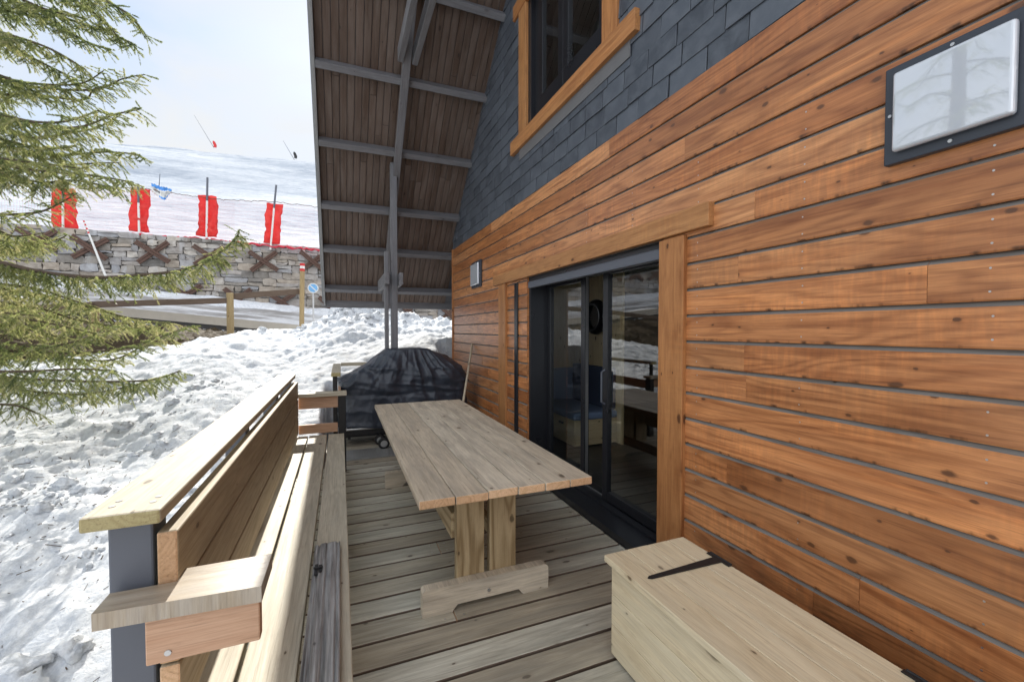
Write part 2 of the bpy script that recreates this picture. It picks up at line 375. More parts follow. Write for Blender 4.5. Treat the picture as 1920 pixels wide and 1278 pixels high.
def mat_slate():
    N = Nodes('slate'); r = N.attr('rnd').outputs['Fac']; bc = N.attr('bc').outputs['Vector']
    a = N.noise(N.scale(bc, (9, 9, 9)), 1, 6, .65, .4); b = N.noise(N.scale(bc, (2, 40, 3)), 1, 3)
    c = N.mix(r, (.042, .050, .064), (.082, .096, .118)); c = N.mix(N.ramp(a, [(.4, 0), (.85, 1)]), c, (.12, .135, .16))
    N.bsdf(c, N.math('MULTIPLY_ADD', a, .3, .33), 0, N.math('ADD', a, N.math('MULTIPLY', b, .5)), .35, .004); return N.m
mSlate = mat_slate()
def mat_glass():
    N = Nodes('window_glass'); fr = N.n('ShaderNodeFresnel'); fr.inputs['IOR'].default_value = 2.35
    t = N.n('ShaderNodeBsdfTransparent'); t.inputs[0].default_value = (.93, .96, .95, 1)
    g = N.n('ShaderNodeBsdfGlossy'); g.inputs['Roughness'].default_value = .0; g.inputs[0].default_value = (1, 1, 1, 1)
    m = N.n('ShaderNodeMixShader'); ge = N.n('ShaderNodeNewGeometry'); N.l(N.math('MULTIPLY', fr.outputs[0], N.math('SUBTRACT', 1.0, ge.outputs['Backfacing'])), m.inputs[0]); N.l(t.outputs[0], m.inputs[1]); N.l(g.outputs[0], m.inputs[2]); N.l(m.outputs[0], N.out.inputs[0]); return N.m
mGlass = mat_glass()
def mat_mirror():
    N = Nodes('mirror'); N.bsdf((.8, .82, .84), .03, 1.0); return N.m
mMirror = mat_mirror()
def mat_tiles():
    N = Nodes('floor_tiles'); b = N.n('ShaderNodeTexBrick'); b.offset = 0; N.l(N.obj(), b.inputs['Vector'])
    b.inputs['Scale'].default_value = 1; b.inputs['Brick Width'].default_value = .45; b.inputs['Row Height'].default_value = .45; b.inputs['Mortar Size'].default_value = .006
    b.inputs['Color1'].default_value = (.025, .025, .027, 1); b.inputs['Color2'].default_value = (.035, .035, .036, 1); b.inputs['Mortar'].default_value = (.09, .09, .09, 1)
    N.bsdf(b.outputs[0], .35); return N.m
mTiles = mat_tiles()
mPineIn = wood('interior_pine', (.80, .64, .40), (.68, .51, .28), rings=.3, streak=.3, tint=.12, rough=.5, knots=.7)
def mat_plate():
    N = Nodes('checker_plate'); o = N.obj(); v = N.voro(N.scale(o, (30, 62, 1)), 1, 'F1', '2D', .15)
    h = N.ramp(v.outputs['Distance'], [(.18, 1), (.4, 0)]); a = N.noise(o, 6, 5)
    N.bsdf(N.mix(a, (.30, .31, .31), (.5, .5, .49)), N.math('MULTIPLY_ADD', a, .25, .30), .6, h, .6, .006); return N.m
mPlate = mat_plate()
def mat_cover():
    N = Nodes('grill_cover_vinyl'); o = N.obj(); a = N.noise(N.scale(o, (7, 7, 3)), 1, 5, .6, .6); b = N.noise(o, 22, 4, .6)
    N.bsdf(N.mix(a, (.018, .023, .034), (.042, .053, .075)), N.math('MULTIPLY_ADD', b, .2, .30), 0, N.math('ADD', a, N.math('MULTIPLY', b, .25)), .5, .03); return N.m
mCover = mat_cover()
def mat_fabric():
    N = Nodes('red_pad_fabric'); o = N.obj(); a = N.noise(o, 5, 5, .6)
    c = N.mix(a, (.66, .095, .085), (.82, .18, .165)); d = N.n('ShaderNodeBsdfDiffuse'); N.l(c, d.inputs[0])
    t = N.n('ShaderNodeBsdfTranslucent'); N.l(N.mix(.5, c, (.85, .08, .06)), t.inputs[0])
    m = N.n('ShaderNodeMixShader'); m.inputs[0].default_value = .5; N.l(d.outputs[0], m.inputs[1]); N.l(t.outputs[0], m.inputs[2]); N.l(m.outputs[0], N.out.inputs[0]); return N.m
mFabric = mat_fabric()
def mat_net():
    N = Nodes('red_net'); N.bsdf((.60, .04, .07), .8); return N.m
mNet = mat_net()
def mat_snow(name, dirt=1.0, far=False):
    N = Nodes(name); o = N.obj(); g = N.attr('soil').outputs['Fac']
    if far:
        a = N.noise(N.scale(o, (.03, .07, .1)), 1, 9, .66, .4); b = N.noise(N.scale(o, (.8, 1.6, 1)), 1, 5, .7)
        c = N.mix(N.ramp(N.math('ADD', N.math('MULTIPLY', a, .6), N.math('MULTIPLY', b, .4)), [(.38, 0), (.6, 1)]), (.36, .405, .47), (.62, .645, .68))
        N.bsdf(c, .8, 0, b, .5, .6, .0); return N.m
    big = N.noise(o, .8, 5, .6); mid = N.noise(o, 4.5, 6, .65, .3); fine = N.noise(o, 28, 6, .7)
    sp = N.voro(o, 24, 'F1'); sepc = N.n('ShaderNodeSeparateColor'); N.l(sp.outputs['Color'], sepc.inputs[0])
    speck = N.math('MULTIPLY', N.ramp(N.math('ADD', sp.outputs['Distance'], N.math('MULTIPLY', fine, .3)), [(.24, 1), (.36, 0)]), N.math('GREATER_THAN', sepc.outputs[0], .9))
    dm = N.math('MULTIPLY', N.ramp(big, [(.42, .0), (.66, 1)]), N.ramp(mid, [(.42, 0), (.68, 1)]))
    c0 = N.mix(N.ramp(N.noise(o, 9, 6, .72), [(.40, 0), (.58, 1)]), (.56, .60, .66), (.86, .88, .90)); c = N.mix(N.math('MULTIPLY', dm, .8*dirt), N.mix(N.ramp(N.noise(o, 1.7, 6, .7), [(.35, 0), (.65, .7)]), c0, (.74, .765, .80)), (.42, .42, .425))
    c = N.mix(N.math('MULTIPLY', N.math('MULTIPLY', N.ramp(fine, [(.5, 0), (.72, 1)]), N.ramp(big, [(.35, .15), (.62, 1)])), .4*dirt), c, (.38, .36, .34))
    c = N.mix(N.math('MULTIPLY', speck, N.ramp(big, [(.3, .3), (.6, .95)])), c, (.10, .075, .05))
    gs = N.noise(o, 7, 5, .7)
    soil = N.mix(gs, (.022, .017, .012), (.12, .09, .055))
    gm = N.ramp(N.math('ADD', g, N.math('MULTIPLY', N.math('SUBTRACT', gs, .5), .9)), [(.45, 0), (.58, 1)])
    c = N.mix(gm, c, soil)
    h = N.math('ADD', N.math('MULTIPLY', mid, .25), N.math('MULTIPLY', fine, .6))
    N.bsdf(c, .7, 0, h, .6, .05, .05); return N.m
mSnow = mat_snow('snow'); mSnowFar = mat_snow('piste_snow', far=True)
def mat_road():
    N = Nodes('slushy_road'); o = N.obj(); a = N.noise(N.scale(o, (.35, 1.3, 1)), 1, 5, .6, .4); b = N.noise(o, 5, 5, .7)
    f = N.ramp(N.math('ADD', N.math('MULTIPLY', a, .75), N.math('MULTIPLY', b, .25)), [(.42, 0), (.56, 1)])
    N.bsdf(N.mix(f, (.30, .29, .28), (.68, .69, .70)), N.math('MULTIPLY_ADD', f, .3, .4), 0, b, .3, .02); return N.m
mRoad = mat_road()

def mat_needles():
    N = Nodes('spruce_needles'); r = N.attr('tone').outputs['Fac']
    c = N.ramp(r, [(0, (.045, .07, .036)), (.35, (.14, .175, .085)), (.75, (.30, .32, .165)), (1, (.48, .45, .32))])
    d = N.n('ShaderNodeBsdfDiffuse'); N.l(c, d.inputs[0]); t = N.n('ShaderNodeBsdfTranslucent'); N.l(N.mix(1.0, c, (1.6, 1.6, 1.1), 'MULTIPLY'), t.inputs[0])
    m = N.n('ShaderNodeMixShader'); m.inputs[0].default_value = .55; N.l(d.outputs[0], m.inputs[1]); N.l(t.outputs[0], m.inputs[2])
    g = N.n('ShaderNodeBsdfGlossy'); g.inputs['Roughness'].default_value = .35; m2 = N.n('ShaderNodeMixShader'); m2.inputs[0].default_value = .05
    N.l(m.outputs[0], m2.inputs[1]); N.l(g.outputs[0], m2.inputs[2]); N.l(m2.outputs[0], N.out.inputs[0]); return N.m
mNeedle = mat_needles()
mBark = plain('spruce_bark', (.10, .07, .05), .9, 0, .4, 14, .6)

# ================================================================ THE CHALET
CHALET = thing('chalet', 'brown timber and slate chalet with deep overhanging dark roof and sliding glass door', 'house', (0, 2, 0))
P_ = .1575                                   # cladding pitch
ZB = 1.5325 - 10*P_                          # first seam
DY0, DY1, DZ = 2.24, 4.45, 2.19              # door opening
def clad_board(mb, z0, y0, y1, ztop=None):
    j = random.uniform(-.0012, .0012); x = -.024+j
    zt = z0+P_ if ztop is None else ztop
    poly = [(0, z0+.005), (x+.001, z0+.004), (x-.0015, z0+.010), (x-.0015, zt-.014), (x+.007, zt-.0065), (x+.015, zt+.0035), (0, zt+.0045)]
    mb.prism(poly, y0, y1, 'Y', 0, mis=[0, 0, 0, 1, 1, 1, 0], edge=True)
def segs(a, b):
    out = []; y = a; first = random.uniform(.3, 3.2)
    while y < b-.01:
        e = y+(first if y == a else random.uniform(2.4, 4.2))
        if b-e < .5: e = b
        out.append((y+.0008, min(e, b)-.0008)); y = e
    return out
cl = MB()
Y0W, Y1W = -6.0, 7.86
for k in range(-1, 20):
    z0 = ZB+k*P_
    if z0 > 3.07: break
    zt = min(z0+P_, 3.105)
    if z0 < 2.185:
        spans = [(Y0W, DY0), (DY1, Y1W)]
    else: spans = [(Y0W, Y1W)]
    for a, b in spans:
        for y0, y1 in segs(a, b): clad_board(cl, z0, y0, y1, zt)
    for yc in np.arange(-5.73, 7.8, .62):
        yc += .24+random.uniform(-.006, .006)
        if z0 < 2.185 and DY0-.02 < yc < DY1+.02: continue
        for dz in (.035, .112):
            if z0+dz > zt-.02: continue
            cl.cyl((-.020, yc, z0+dz), (-.0258, yc, z0+dz), .0036, n=8, mi=2)
cl.build('timber_cladding', [mLarch, mGrey, mSteel], CHALET)
# jamb return boards of the door
jb = MB()
for k in range(-1, 14):
    z0 = ZB+k*P_
    jb.box((.0, DY0-.02, z0+.008), (.2, DY0, z0+P_), along=0); 
jb.build('door_jamb', mLarch, CHALET)
cb = MB(); cb.box((-.045, 7.862, -.3), (.06, 7.90, 3.10), r=.8); cb.build('corner_board', mTrim, CHALET, .003)
# wall core, split round the openings
core = MB()
ROOF = lambda y: 10.368-.899*y
def wbox(y0, y1, z0, z1): core.box((.001, y0, z0), (.28, y1, z1))
wbox(Y0W, DY0-.021, -.4, 3.1); wbox(DY1+.002, 7.86, -.4, 3.1); wbox(DY0-.02, DY1+.001, DZ, 3.1)
WY0, WY1, WZ0, WZ1 = 2.95, 4.46, 3.86, 5.27
wbox(Y0W, WY0, 3.101, 6.4); wbox(WY0+.001, WY1-.001, 3.101, WZ0); wbox(WY0+.001, WY1-.001, WZ1, 6.2)
core.prism([(WY1, 3.101), (7.86, 3.101), (7.86, 3.15), (4.9, 5.95), (WY1, 6.2)], .001, .28, 'X')
core.prism([(Y0W, 6.401), (4.3, 6.401), (0, 10.2), (Y0W, 4.9)], .001, .28, 'X')
core.build('wall_core', mPlaster, CHALET)
hb = MB()   # rest of the house body
hb.box((.3, Y0W, -.4), (9, Y0W+.2, 5)); hb.box((8.8, Y0W+.21, -.4), (9, 7.85, 3)); hb.box((.281, 7.6, -.4), (8.79, 7.85, .55)); hb.box((.281, 7.6, 2.2), (8.79, 7.85, 3)); hb.box((1.56, 7.6, .551), (8.79, 7.85, 2.199));  hb.box((.9, 2.0, 2.61), (1.0, 7.4, 5.6)); hb.box((.285, 4.6, 2.61), (.89, 4.7, 5.6)); hb.box((.285, 2.7, 2.61), (.89, 2.8, 5.6)); hb.box((.285, 2.81, 5.3), (.89, 4.59, 5.4))
hb.build('house_body', mPlaster, CHALET)
ew = MB(); ew.box((.282, 7.70, .551), (.35, 7.76, 2.199)); ew.box((1.49, 7.70, .551), (1.559, 7.76, 2.199)); ew.box((.351, 7.70, .551), (1.489, 7.76, .62)); ew.box((.351, 7.70, 2.13), (1.489, 7.76, 2.199)); EW = ew.build('added_end_window', mBlack, CHALET, .003)  # unseen window added in the end wall to bring daylight into the room
ce = MB(); ce.box((.281, Y0W+.21, 2.42), (8.79, 7.59, 2.6)); ce.build('interior_ceiling', plain('white_ceiling', (.7, .69, .66), .9, 0, .03), CHALET)
# slates
sl = MB(); row = 0; z = 3.095
while z < 8.2:
    y = -5.9+(row % 2)*.145+random.uniform(-.01, .01)
    while y < 7.9:
        w = .29+random.uniform(-.035, .035); yc = y+w/2
        if z < ROOF(yc)+.35:
            inwin = (WY0-.02 < y+w and y < WY1+.02 and z > WZ0-.16 and z < WZ1+.05)
            underflash = (2.62 < yc < 4.62 and 3.56 < z < WZ0-.01)
            if not inwin or yc > WY1+.04 or yc < WY0-.04:
                y0, y1 = y+.0045, y+w-.0045
                if inwin:
                    if yc > WY1: y0 = max(y0, WY1+.05)
                    else: y1 = min(y1, WY0-.05)
                y1 = min(y1, 7.88)
                if y1-y0 > .03:
                    t = random.uniform(.008, .013); lift = random.uniform(.013, .021); zz = z+random.uniform(-.004, .004); c2 = random.uniform(-.007, .007)
                    lo, hi = zz, zz+.21
                    P = [(-lift-t, y0, lo), (-lift-t, y1, lo+c2), (-.004-t, y1, hi), (-.004-t, y0, hi), (-lift, y0, lo), (-lift, y1, lo+c2), (-.004, y1, hi), (-.004, y0, hi)]
                    o = random.uniform(0, 40)
                    sl.add(P, [(0, 3, 2, 1), (4, 5, 6, 7), (0, 1, 5, 4), (1, 2, 6, 5), (2, 3, 7, 6), (3, 0, 4, 7)], 0, [(p[0]+o, p[1]+o, p[2]) for p in P])
        y += w
    z += .142; row += 1
sl.build('slate_cladding', mSlate, CHALET, .0015, seg=1)
fl = MB(); fl.box((-.034, 2.6, 3.58), (-.027, 4.66, 3.71), r=.5); fl.build('lead_flashing', mLead, CHALET)
# upstairs window
WIN = MB()
WIN.box((-.07, 2.50, 3.70), (-.01, 4.86, 3.855), r=.6)
WIN.box((-.045, WY1+.0, 3.857), (-.005, WY1+.20, WZ1), along=2, r=.55); WIN.box((-.045, WY0-.20, 3.857), (-.005, WY0, WZ1), along=2, r=.35)
WIN.box((-.05, WY0-.45, WZ1+.002), (-.006, WY1+.36, WZ1+.17), r=.5)
WIN.build('window_trim', mTrim, CHALET, .004)
wf = MB()
wf.box((.0, WY0+.002, WZ0+.002), (.27, WY0+.03, WZ1)); wf.box((-.002, WY1-.06, WZ0+.002), (.27, WY1-.002, WZ1)); wf.box((.05, WY1-.199, WZ0+.03), (.10, WY1-.061, WZ1)); wf.box((-.03, WY0+.031, WZ0-.0), (.27, WY1-.031, WZ0+.025))
WF = wf.build('window_frame', mBlack, CHALET, .003)
for (a, b) in ((WY0+.035, (WY0+WY1)/2), ((WY0+WY1)/2+.002, WY1-.20)):
    s_ = MB(); t = .10
    s_.box((.02, a, WZ0+.07), (.08, b, WZ0+.25)); s_.box((.02, a, WZ0+.251), (.08, a+t, WZ1-.02)); s_.box((.02, b-t, WZ0+.251), (.08, b, WZ1-.02)); s_.box((.02, a+t+.001, WZ1-.12), (.08, b-t-.001, WZ1-.02))
    sh = s_.build('window_sash', mBlack, WF, .004)
gp = MB()
gp.box((.045, WY0+.136, WZ0+.252), (.051, (WY0+WY1)/2-.101, WZ1-.121)); gp.box((.045, (WY0+WY1)/2+.103, WZ0+.252), (.051, WY1-.301, WZ1-.121)); gp.build('window_pane', mGlass, WF)

# roof: soffit boards, purlins, verge, rafter, ties
SLA = math.atan(.899); RC = math.cos(SLA); RS = math.sin(SLA)
def roof_pt(x, y, off=0):                     # point on the soffit plane, off = metres below it
    return Vector((x, y-off*RS*1.0, ROOF(y)-off*RC))
def roof_box(mb, x0, x1, ya, yb, o0, o1, **k):
    """box whose long faces lie in the roof plane, ya..yb in plan, o0..o1 metres under the soffit"""
    P = []
    for x in (x0, x1):
        for y in (ya, yb):
            for o in (o0, o1): P.append(roof_pt(x, y, o))
    F = [(0,1,3,2), (4,6,7,5), (0,4,5,1), (2,3,7,6), (0,2,6,4), (1,5,7,3)]
    lx, ly, lz = x1-x0, (yb-ya)/RC, o1-o0
    o = random.uniform(0, 60)
    loc = [(x, y, q) for x in (0, lx) for y in (0, ly) for q in (0, lz)]
    if lx >= ly: bc = [(a+o, b+o, c) for a, b, c in loc]
    else: bc = [(b+o, a+o, c) for a, b, c in loc]
    mb.add(P, F, 0, bc, k.get('r'))
XV = -2.27; EAVE = 9.12
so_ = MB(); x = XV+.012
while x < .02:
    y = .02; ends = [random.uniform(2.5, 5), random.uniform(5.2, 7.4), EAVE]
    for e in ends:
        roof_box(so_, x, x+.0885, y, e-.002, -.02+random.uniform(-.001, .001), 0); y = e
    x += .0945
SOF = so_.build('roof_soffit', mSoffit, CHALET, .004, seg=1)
rb = MB()
roof_box(rb, XV-.05, 9.3, -.0, EAVE+.05, -.30, -.021)
rb.add([(-.12, 0, 10.66), (9.3, 0, 10.66), (9.3, -7.5, 4.0), (-.12, -7.5, 4.0), (-.12, 0, 10.36), (9.3, 0, 10.36), (9.3, -7.5, 3.7), (-.12, -7.5, 3.7)], [(0, 3, 2, 1), (4, 5, 6, 7), (0, 1, 5, 4), (1, 2, 6, 5), (2, 3, 7, 6), (3, 0, 4, 7)])
ROOFO = rb.build('roof', mRoof, CHALET)
for yp in (2.95, 3.72, 4.49, 5.22, 5.955, 6.70, 7.46, 8.10, 8.80):
    p = MB(); roof_box(p, XV+.014, -.012 if yp < 7.7 else .9, yp, yp+.062, .002, .13, r=random.uniform(.3, .7)); p.build('purlin', mBeam, ROOFO, .006)
v = MB(); roof_box(v, XV-.022, XV+.008, 0, EAVE+.03, -.26, .10, r=.5); roof_box(v, XV-.052, XV-.024, 0, EAVE+.03, -.32, -.02, r=.7); v.build('verge_board', mVerge, ROOFO, .004)
e_ = MB(); e_.box((XV-.02, EAVE+.012, ROOF(EAVE)-.13), (9.3, EAVE+.045, ROOF(EAVE)+.22), r=.4); e_.build('eave_board', mBeam, ROOFO, .004)
r_ = MB(); roof_box(r_, -1.225, -1.125, 2.0, 8.95, .131, .225, r=.3); RAF = r_.build('rafter', mBeam, ROOFO, .006)
for xa, xb in ((-1.295, -1.225), (-1.115, -1.045)):
    t_ = MB(); t_.box((xa, 2.6, 4.98), (xb, 5.62, 5.16), r=.3); t_.build('tie_beam', mBeam, ROOFO, .006)
for xa, xb in ((-1.377, -1.312), (-1.165, -1.11)):
    t_ = MB(); t_.box((xa, 6.60, 2.28), (xb, 7.9, 2.46), r=.3); t_.build('tie_beam', mBeam, ROOFO, .006)
for xa, xb, zt in ((-1.36, -1.305, 2.8), (-1.265, -1.17, 4.16)):
    p = MB(); p.box((xa, 6.80, -.3), (xb, 6.92, zt), r=.6); p.build('support_post', mBeam, CHALET, .005)
for z0, z1 in ((.2, .5), (2.0, 2.5)): p = MB(); p.box((-1.302, 6.83, z0), (-1.268, 6.89, z1)); p.build('post_spacer', mBeam, CHALET)

# sliding door
for y0, y1, z1, r in ((2.035, 2.252, 2.178, .5), (5.07, 5.32, 2.188, .6)): dt = MB(); dt.box((-.055, y0, -.02), (-.02, y1, z1), along=2, r=r); dt.build('door_trim', mTrim, CHALET, .004)
dl = MB(); dl.box((-.068, 1.835, 2.19), (-.02, 5.50, 2.325), r=.55, mat=None); dl.build('door_lintel', mTrim, CHALET, .004)
DOOR = MB(); DOOR.box((.0, DY1-.03, 0), (.28, DY1+.0, DZ)); DOOR.box((.0, DY0+.002, DZ-.05), (.28, DY1-.031, DZ-.002)); DOOR.box((.16, DY0+.001, .0), (.28, DY0+.02, DZ-.051))
DOOR = DOOR.build('sliding_door', mBlack, CHALET, .003)
sb = MB(); sb.box((-.012, DY0-.0, DZ-.12), (.05, 4.80, DZ-.045)); sb.build('shutter_bar', mAnth, DOOR, .008)
sg = MB(); sg.box((-.045, 4.70, .0), (-.026, 4.79, DZ-.03)); sg.build('shutter_guide', mBlack, DOOR, .004)
sill = MB(); sill.prism([(-.075, .0), (-.075, .055), (.08, .075), (.08, .095), (.14, .10), (.14, .09), (.29, .09), (.29, 0)], DY0-.2, 4.75, 'Y'); sill.build('door_sill', mBlack, DOOR, .003)
tr = MB(); tr.box((.20, DY0+.03, .091), (.204, DY1-.04, .104)); tr.build('track', mSteel, DOOR)
def leaf(x, a, b, t=.075):
    f = MB(); z0, z1 = .105, DZ-.052
    f.box((x-.025, a, z0), (x+.025, a+t, z1)); f.box((x-.025, b-t, z0), (x+.025, b, z1)); f.box((x-.025, a+t+.001, z0), (x+.025, b-t-.001, z0+.08)); f.box((x-.025, a+t+.001, z1-.06), (x+.025, b-t-.001, z1))
    lf = f.build('door_leaf', mBlack, DOOR, .004)
    g = MB(); g.box((x-.003, a+t+.001, z0+.081), (x+.003, b-t-.001, z1-.061)); g.build('glass_pane', mGlass, lf); return lf
lf = leaf(.24, 3.60, 4.418); lf2 = leaf(.17, 2.262, 3.19)
hd = MB(); hd.tube([(.146, 3.155, .95), (.112, 3.155, .97), (.112, 3.155, 1.23), (.146, 3.155, 1.25)], .009); hd.build('door_handle', mAnth, lf2)
st_ = MB(); st_.box((.225, 3.596, .12), (.255, 3.5995, DZ-.06)); st_.build('edge_strip', mSteel, lf)
# room behind the door
rm = MB(); rm.box((.30, .5, -.06), (5, 7.59, .0)); rm.build('interior_floor', mTiles, CHALET)
iw = MB(); y = 4.9
while y < 7.55:
    iw.box((1.62, y, .0), (1.65, min(y+.118, 7.58), 2.41), along=2); y += .12
iw.build('interior_wall', mPineIn, CHALET, .003)

# wall lights hang on the wall: things of their own
mPlateD = plain('dark_blue_grey_metal', (.035, .042, .056), .4, 0, .06, 3, .0)
def wall_light(yc, zc, w, h, label, grp='square wall lights on the cladding'):
    t = thing('wall_light', label, 'lamp', (-.027, yc, zc), grp)
    b = MB(); b.box((-.058, yc-w/2, zc-h/2), (-.027, yc+w/2, zc+h/2)); b.build('back_plate', mPlateD, t, .004)
    d = MB(); i = .036; d.box((-.088, yc-w/2+i, zc-h/2+i), (-.0582, yc+w/2-i, zc+h/2-i)); d.build('diffuser', mOpal, t, .012, seg=4)
    for dy, dz in ((-1, 0), (1, 0), (0, 1), (0, -1)):
        s = MB(); py, pz = yc+dy*(w/2-.019), zc+dz*(h/2-.019); s.cyl((-.058, py, pz), (-.063, py, pz), .006, n=10); s.build('screw', mSteel, t)
    return t
wall_light(.81, 2.406, .388, .362, 'large white square wall light in dark frame nearest, above the pine chest')
wall_light(6.33, 2.45, .46, .40, 'small distant wall light with dark frame left of the sliding door')

# ================================================================ THE TERRACE
dk = MB(); y = -1.6; n_ = 0
pitch = .1835
while y < 5.40:
    j = random.uniform(-.0015, .0015)
    x = -2.62
    cuts = [-2.62, -.079] if random.random() < .75 else [-2.62, random.uniform(-1.6, -.8), -.079]
    for a, b in zip(cuts, cuts[1:]):
        dk.box((a+.001, y+.0075, -.045+j), (b-.001, y+pitch-.0085, j), along=0, end=1, sides=3)  # dark long sides: dirty edges, and gap shade put into the colour
        for xs in (a+.05, b-.06):
            for dy in (.04, .14): dk.cyl((xs, y+dy, j-.002), (xs, y+dy, j+.0015), .006, n=8, mi=2)
    y += pitch
yd = y
y = 6.02
while y < 6.8:
    dk.box((-2.2, y+.005, -.045), (-.03, y+.14, 0), along=0, end=1); y += .146
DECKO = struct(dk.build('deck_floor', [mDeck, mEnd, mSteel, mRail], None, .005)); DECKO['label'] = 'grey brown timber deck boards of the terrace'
fa = MB(); fa.box((-2.66, -1.6, -.25), (-2.63, 5.4, -.02)); fa.box((-2.2, 6.92, -.25), (-.03, 6.95, -.01)); struct(fa.build('deck_fascia', mDeck, None, .004))
ss = MB(); ss.box((-2.10, 5.41, -.30), (-.1, 6.9, -.20)); ss.box((-2.52, -1.6, -.30), (-.1, 5.40, -.20)); struct(ss.build('deck_joists', mRail))
pl = MB(); pl.box((-2.04, yd+.004, -.03), (-.1, 6.01, .008)); tag(pl.build('checker_plate', mPlate, None, .003), 'grey metal checker plate set between the deck boards before the covered grill', 'metal plate')

# built-in bench with railing
B = thing('bench', 'long pale timber bench with railing backrest along the terrace edge', 'bench', (-2.3, 3.2, 0))
for a, b, y0, y1, dz in ((-2.475, -2.337, 1.30, 5.09, 0), (-2.322, -2.146, 1.28, 3.49, .006), (-2.322, -2.146, 3.496, 5.09, 0), (-2.131, -1.972, 1.465, 5.09, 0)):
    s = MB(); s.box((a, y0, .405+dz), (b, y1, .45+dz), end=1); s.build('seat_board', [mPine, mEndY], B, .005)
for z0, z1 in ((.48, .66), (.667, .85), (.857, 1.04)):
    s = MB(); s.box((-2.477, 1.445, z0), (-2.428, 5.11, z1), end=1); s.build('backrest_board', [mBack, mEnd], B, .006)
s = MB(); s.box((-2.622, 1.40, 1.081), (-2.452, 5.12, 1.12), end=1, r=.45)
for py in (1.47, 1.51): 
    for px in (-2.58, -2.49): s.cyl((px, py, 1.119), (px, py, 1.1215), .008, n=10, mi=2)
s.build('top_rail', [mPine, mEndY, mSteel], B, .007)
for py in (1.46, 2.72, 3.95, 5.0):
    s = MB(); s.box((-2.588, py, -.75), (-2.488, py+.10, 1.0805)); s.build('rail_post', mAnth, B, .006)
s = MB(); s.prism([(-2.576, 1.345), (-2.207, 1.322), (-2.205, 1.505), (-2.426, 1.505), (-2.429, 1.435), (-2.576, 1.435)], .856, .9, 'Z'); s.build('arm_cap', mArm, B, .005)
s = MB(); s.box((-2.478, 1.362, .725), (-2.218, 1.40, .853), r=.6); s.cyl((-2.43, 1.3625, .75), (-2.43, 1.360, .75), .008, n=10, mi=1); s.build('arm_board', [mPink, mSteel], B, .004)
s = MB(); s.box((-2.43, 5.10, .865), (-1.94, 5.27, .905)); s.build('arm_cap', mPine, B, .005)
for z0, z1 in ((.735, .862), (.46, .56)):
    s = MB(); s.box((-2.43, 5.14, z0), (-2.035, 5.18, z1), r=.35); s.build('arm_board', mPink, B, .004)
s = MB(); s.box((-2.03, 5.13, -.5), (-1.95, 5.23, .862)); s.build('arm_post', mBlackM, B, .005)
for y_ in (1.75, 3.2, 4.8):
    for x0, x1 in ((-2.40, -2.32), (-2.06, -1.99)): s = MB(); s.box((x0, y_, -.01), (x1, y_+.08, .403), along=2); s.build('bench_leg', mPine, B, .004)

# railing round the grill platform
R_ = thing('railing', 'pale timber railing with thin black posts behind the covered grill', 'railing', (-2.05, 5.9, 0))
s = MB(); s.box((-2.10, 5.16, 1.075), (-2.0, 6.56, 1.12), end=1); s.build('top_rail', [mPine, mEndY], R_, .006)
s = MB(); s.box((-1.998, 6.62, 1.075), (-.9, 6.72, 1.12)); s.build('top_rail', mPine, R_, .006)
s = MB(); s.box((-2.035, 5.28, .70), (-2.0, 6.6, .83)); s.build('side_board', mPink, R_, .004)
for y_ in (5.22, 6.5):
    s = MB(); s.box((-2.085, y_, -.3), (-2.045, y_+.04, 1.074)); s.build('rail_post', mBlackM, R_, .003)

# old board lying on the seat
G = thing('old_board', 'cracked grey weathered board with metal latch lying along the bench seat', 'board', (-2.07, 1.8, .452))
nx_, ny_ = 26, 150
u = np.linspace(0, 1, nx_); yy = np.linspace(.95, 2.41, ny_); U, YY = np.meshgrid(u, yy)
XX = -2.133+.121*U+.003*vnoise(YY*2.5, U*.3, None, 3)*(2*np.abs(U-.5))**3
ZZ = .487+.0025*fbm(YY*3, U*9, None, 3, 12)-.006*np.clip((np.abs(U-.5)-.44)/.06, 0, 1)**2
for k in range(9):
    c_ = RNG.uniform(.06, .94)+.035*vnoise(YY*1.6+k*9, U*0, None, 90+k); dep = .010*np.clip(vnoise(YY*1.9+k*5, U*0, None, 70+k)*1.6+.45, 0, 1); ZZ = ZZ-dep*np.exp(-((U-c_)/.022)**2)
ZZ = ZZ+.0012*vnoise(YY*4, U*45, None, 5)
top = np.stack([XX, YY, ZZ], -1).reshape(-1, 3); bot = top.copy(); bot[:, 2] = .452
F = grid_faces(ny_, nx_); n = len(top); i0 = np.arange(n).reshape(ny_, nx_)
ring = list(i0[0, :])+list(i0[1:, -1])+list(i0[-1, ::-1][1:])+list(i0[::-1, 0][1:-1])
side = np.array([[ring[k], ring[k-1], ring[k-1]+n, ring[k]+n] for k in range(len(ring))])
o = np_mesh('board', np.vstack([top, bot]), np.vstack([F, F[:, ::-1]+n, side]), [mOld, mOldSide], G, True, {'rnd': np.full(2*n, .5)}, [0]*(2*len(F))+[1]*len(side))
a = o.data.attributes.new('bc', 'FLOAT_VECTOR', 'POINT'); bcv = np.stack([np.tile(YY.ravel(), 2), np.tile(XX.ravel(), 2), np.concatenate([np.zeros(n), np.full(n, .03)])], -1); a.data.foreach_set('vector', bcv.astype(np.float32).ravel())
s = MB(); s.box((-2.122, 2.10, .488), (-2.108, 2.19, .494)); s.box((-2.104, 2.12, .488), (-2.090, 2.18, .494)); s.cyl((-2.126, 2.15, .497), (-2.086, 2.15, .497), .005); s.build('latch', mBlackM, G, .001)

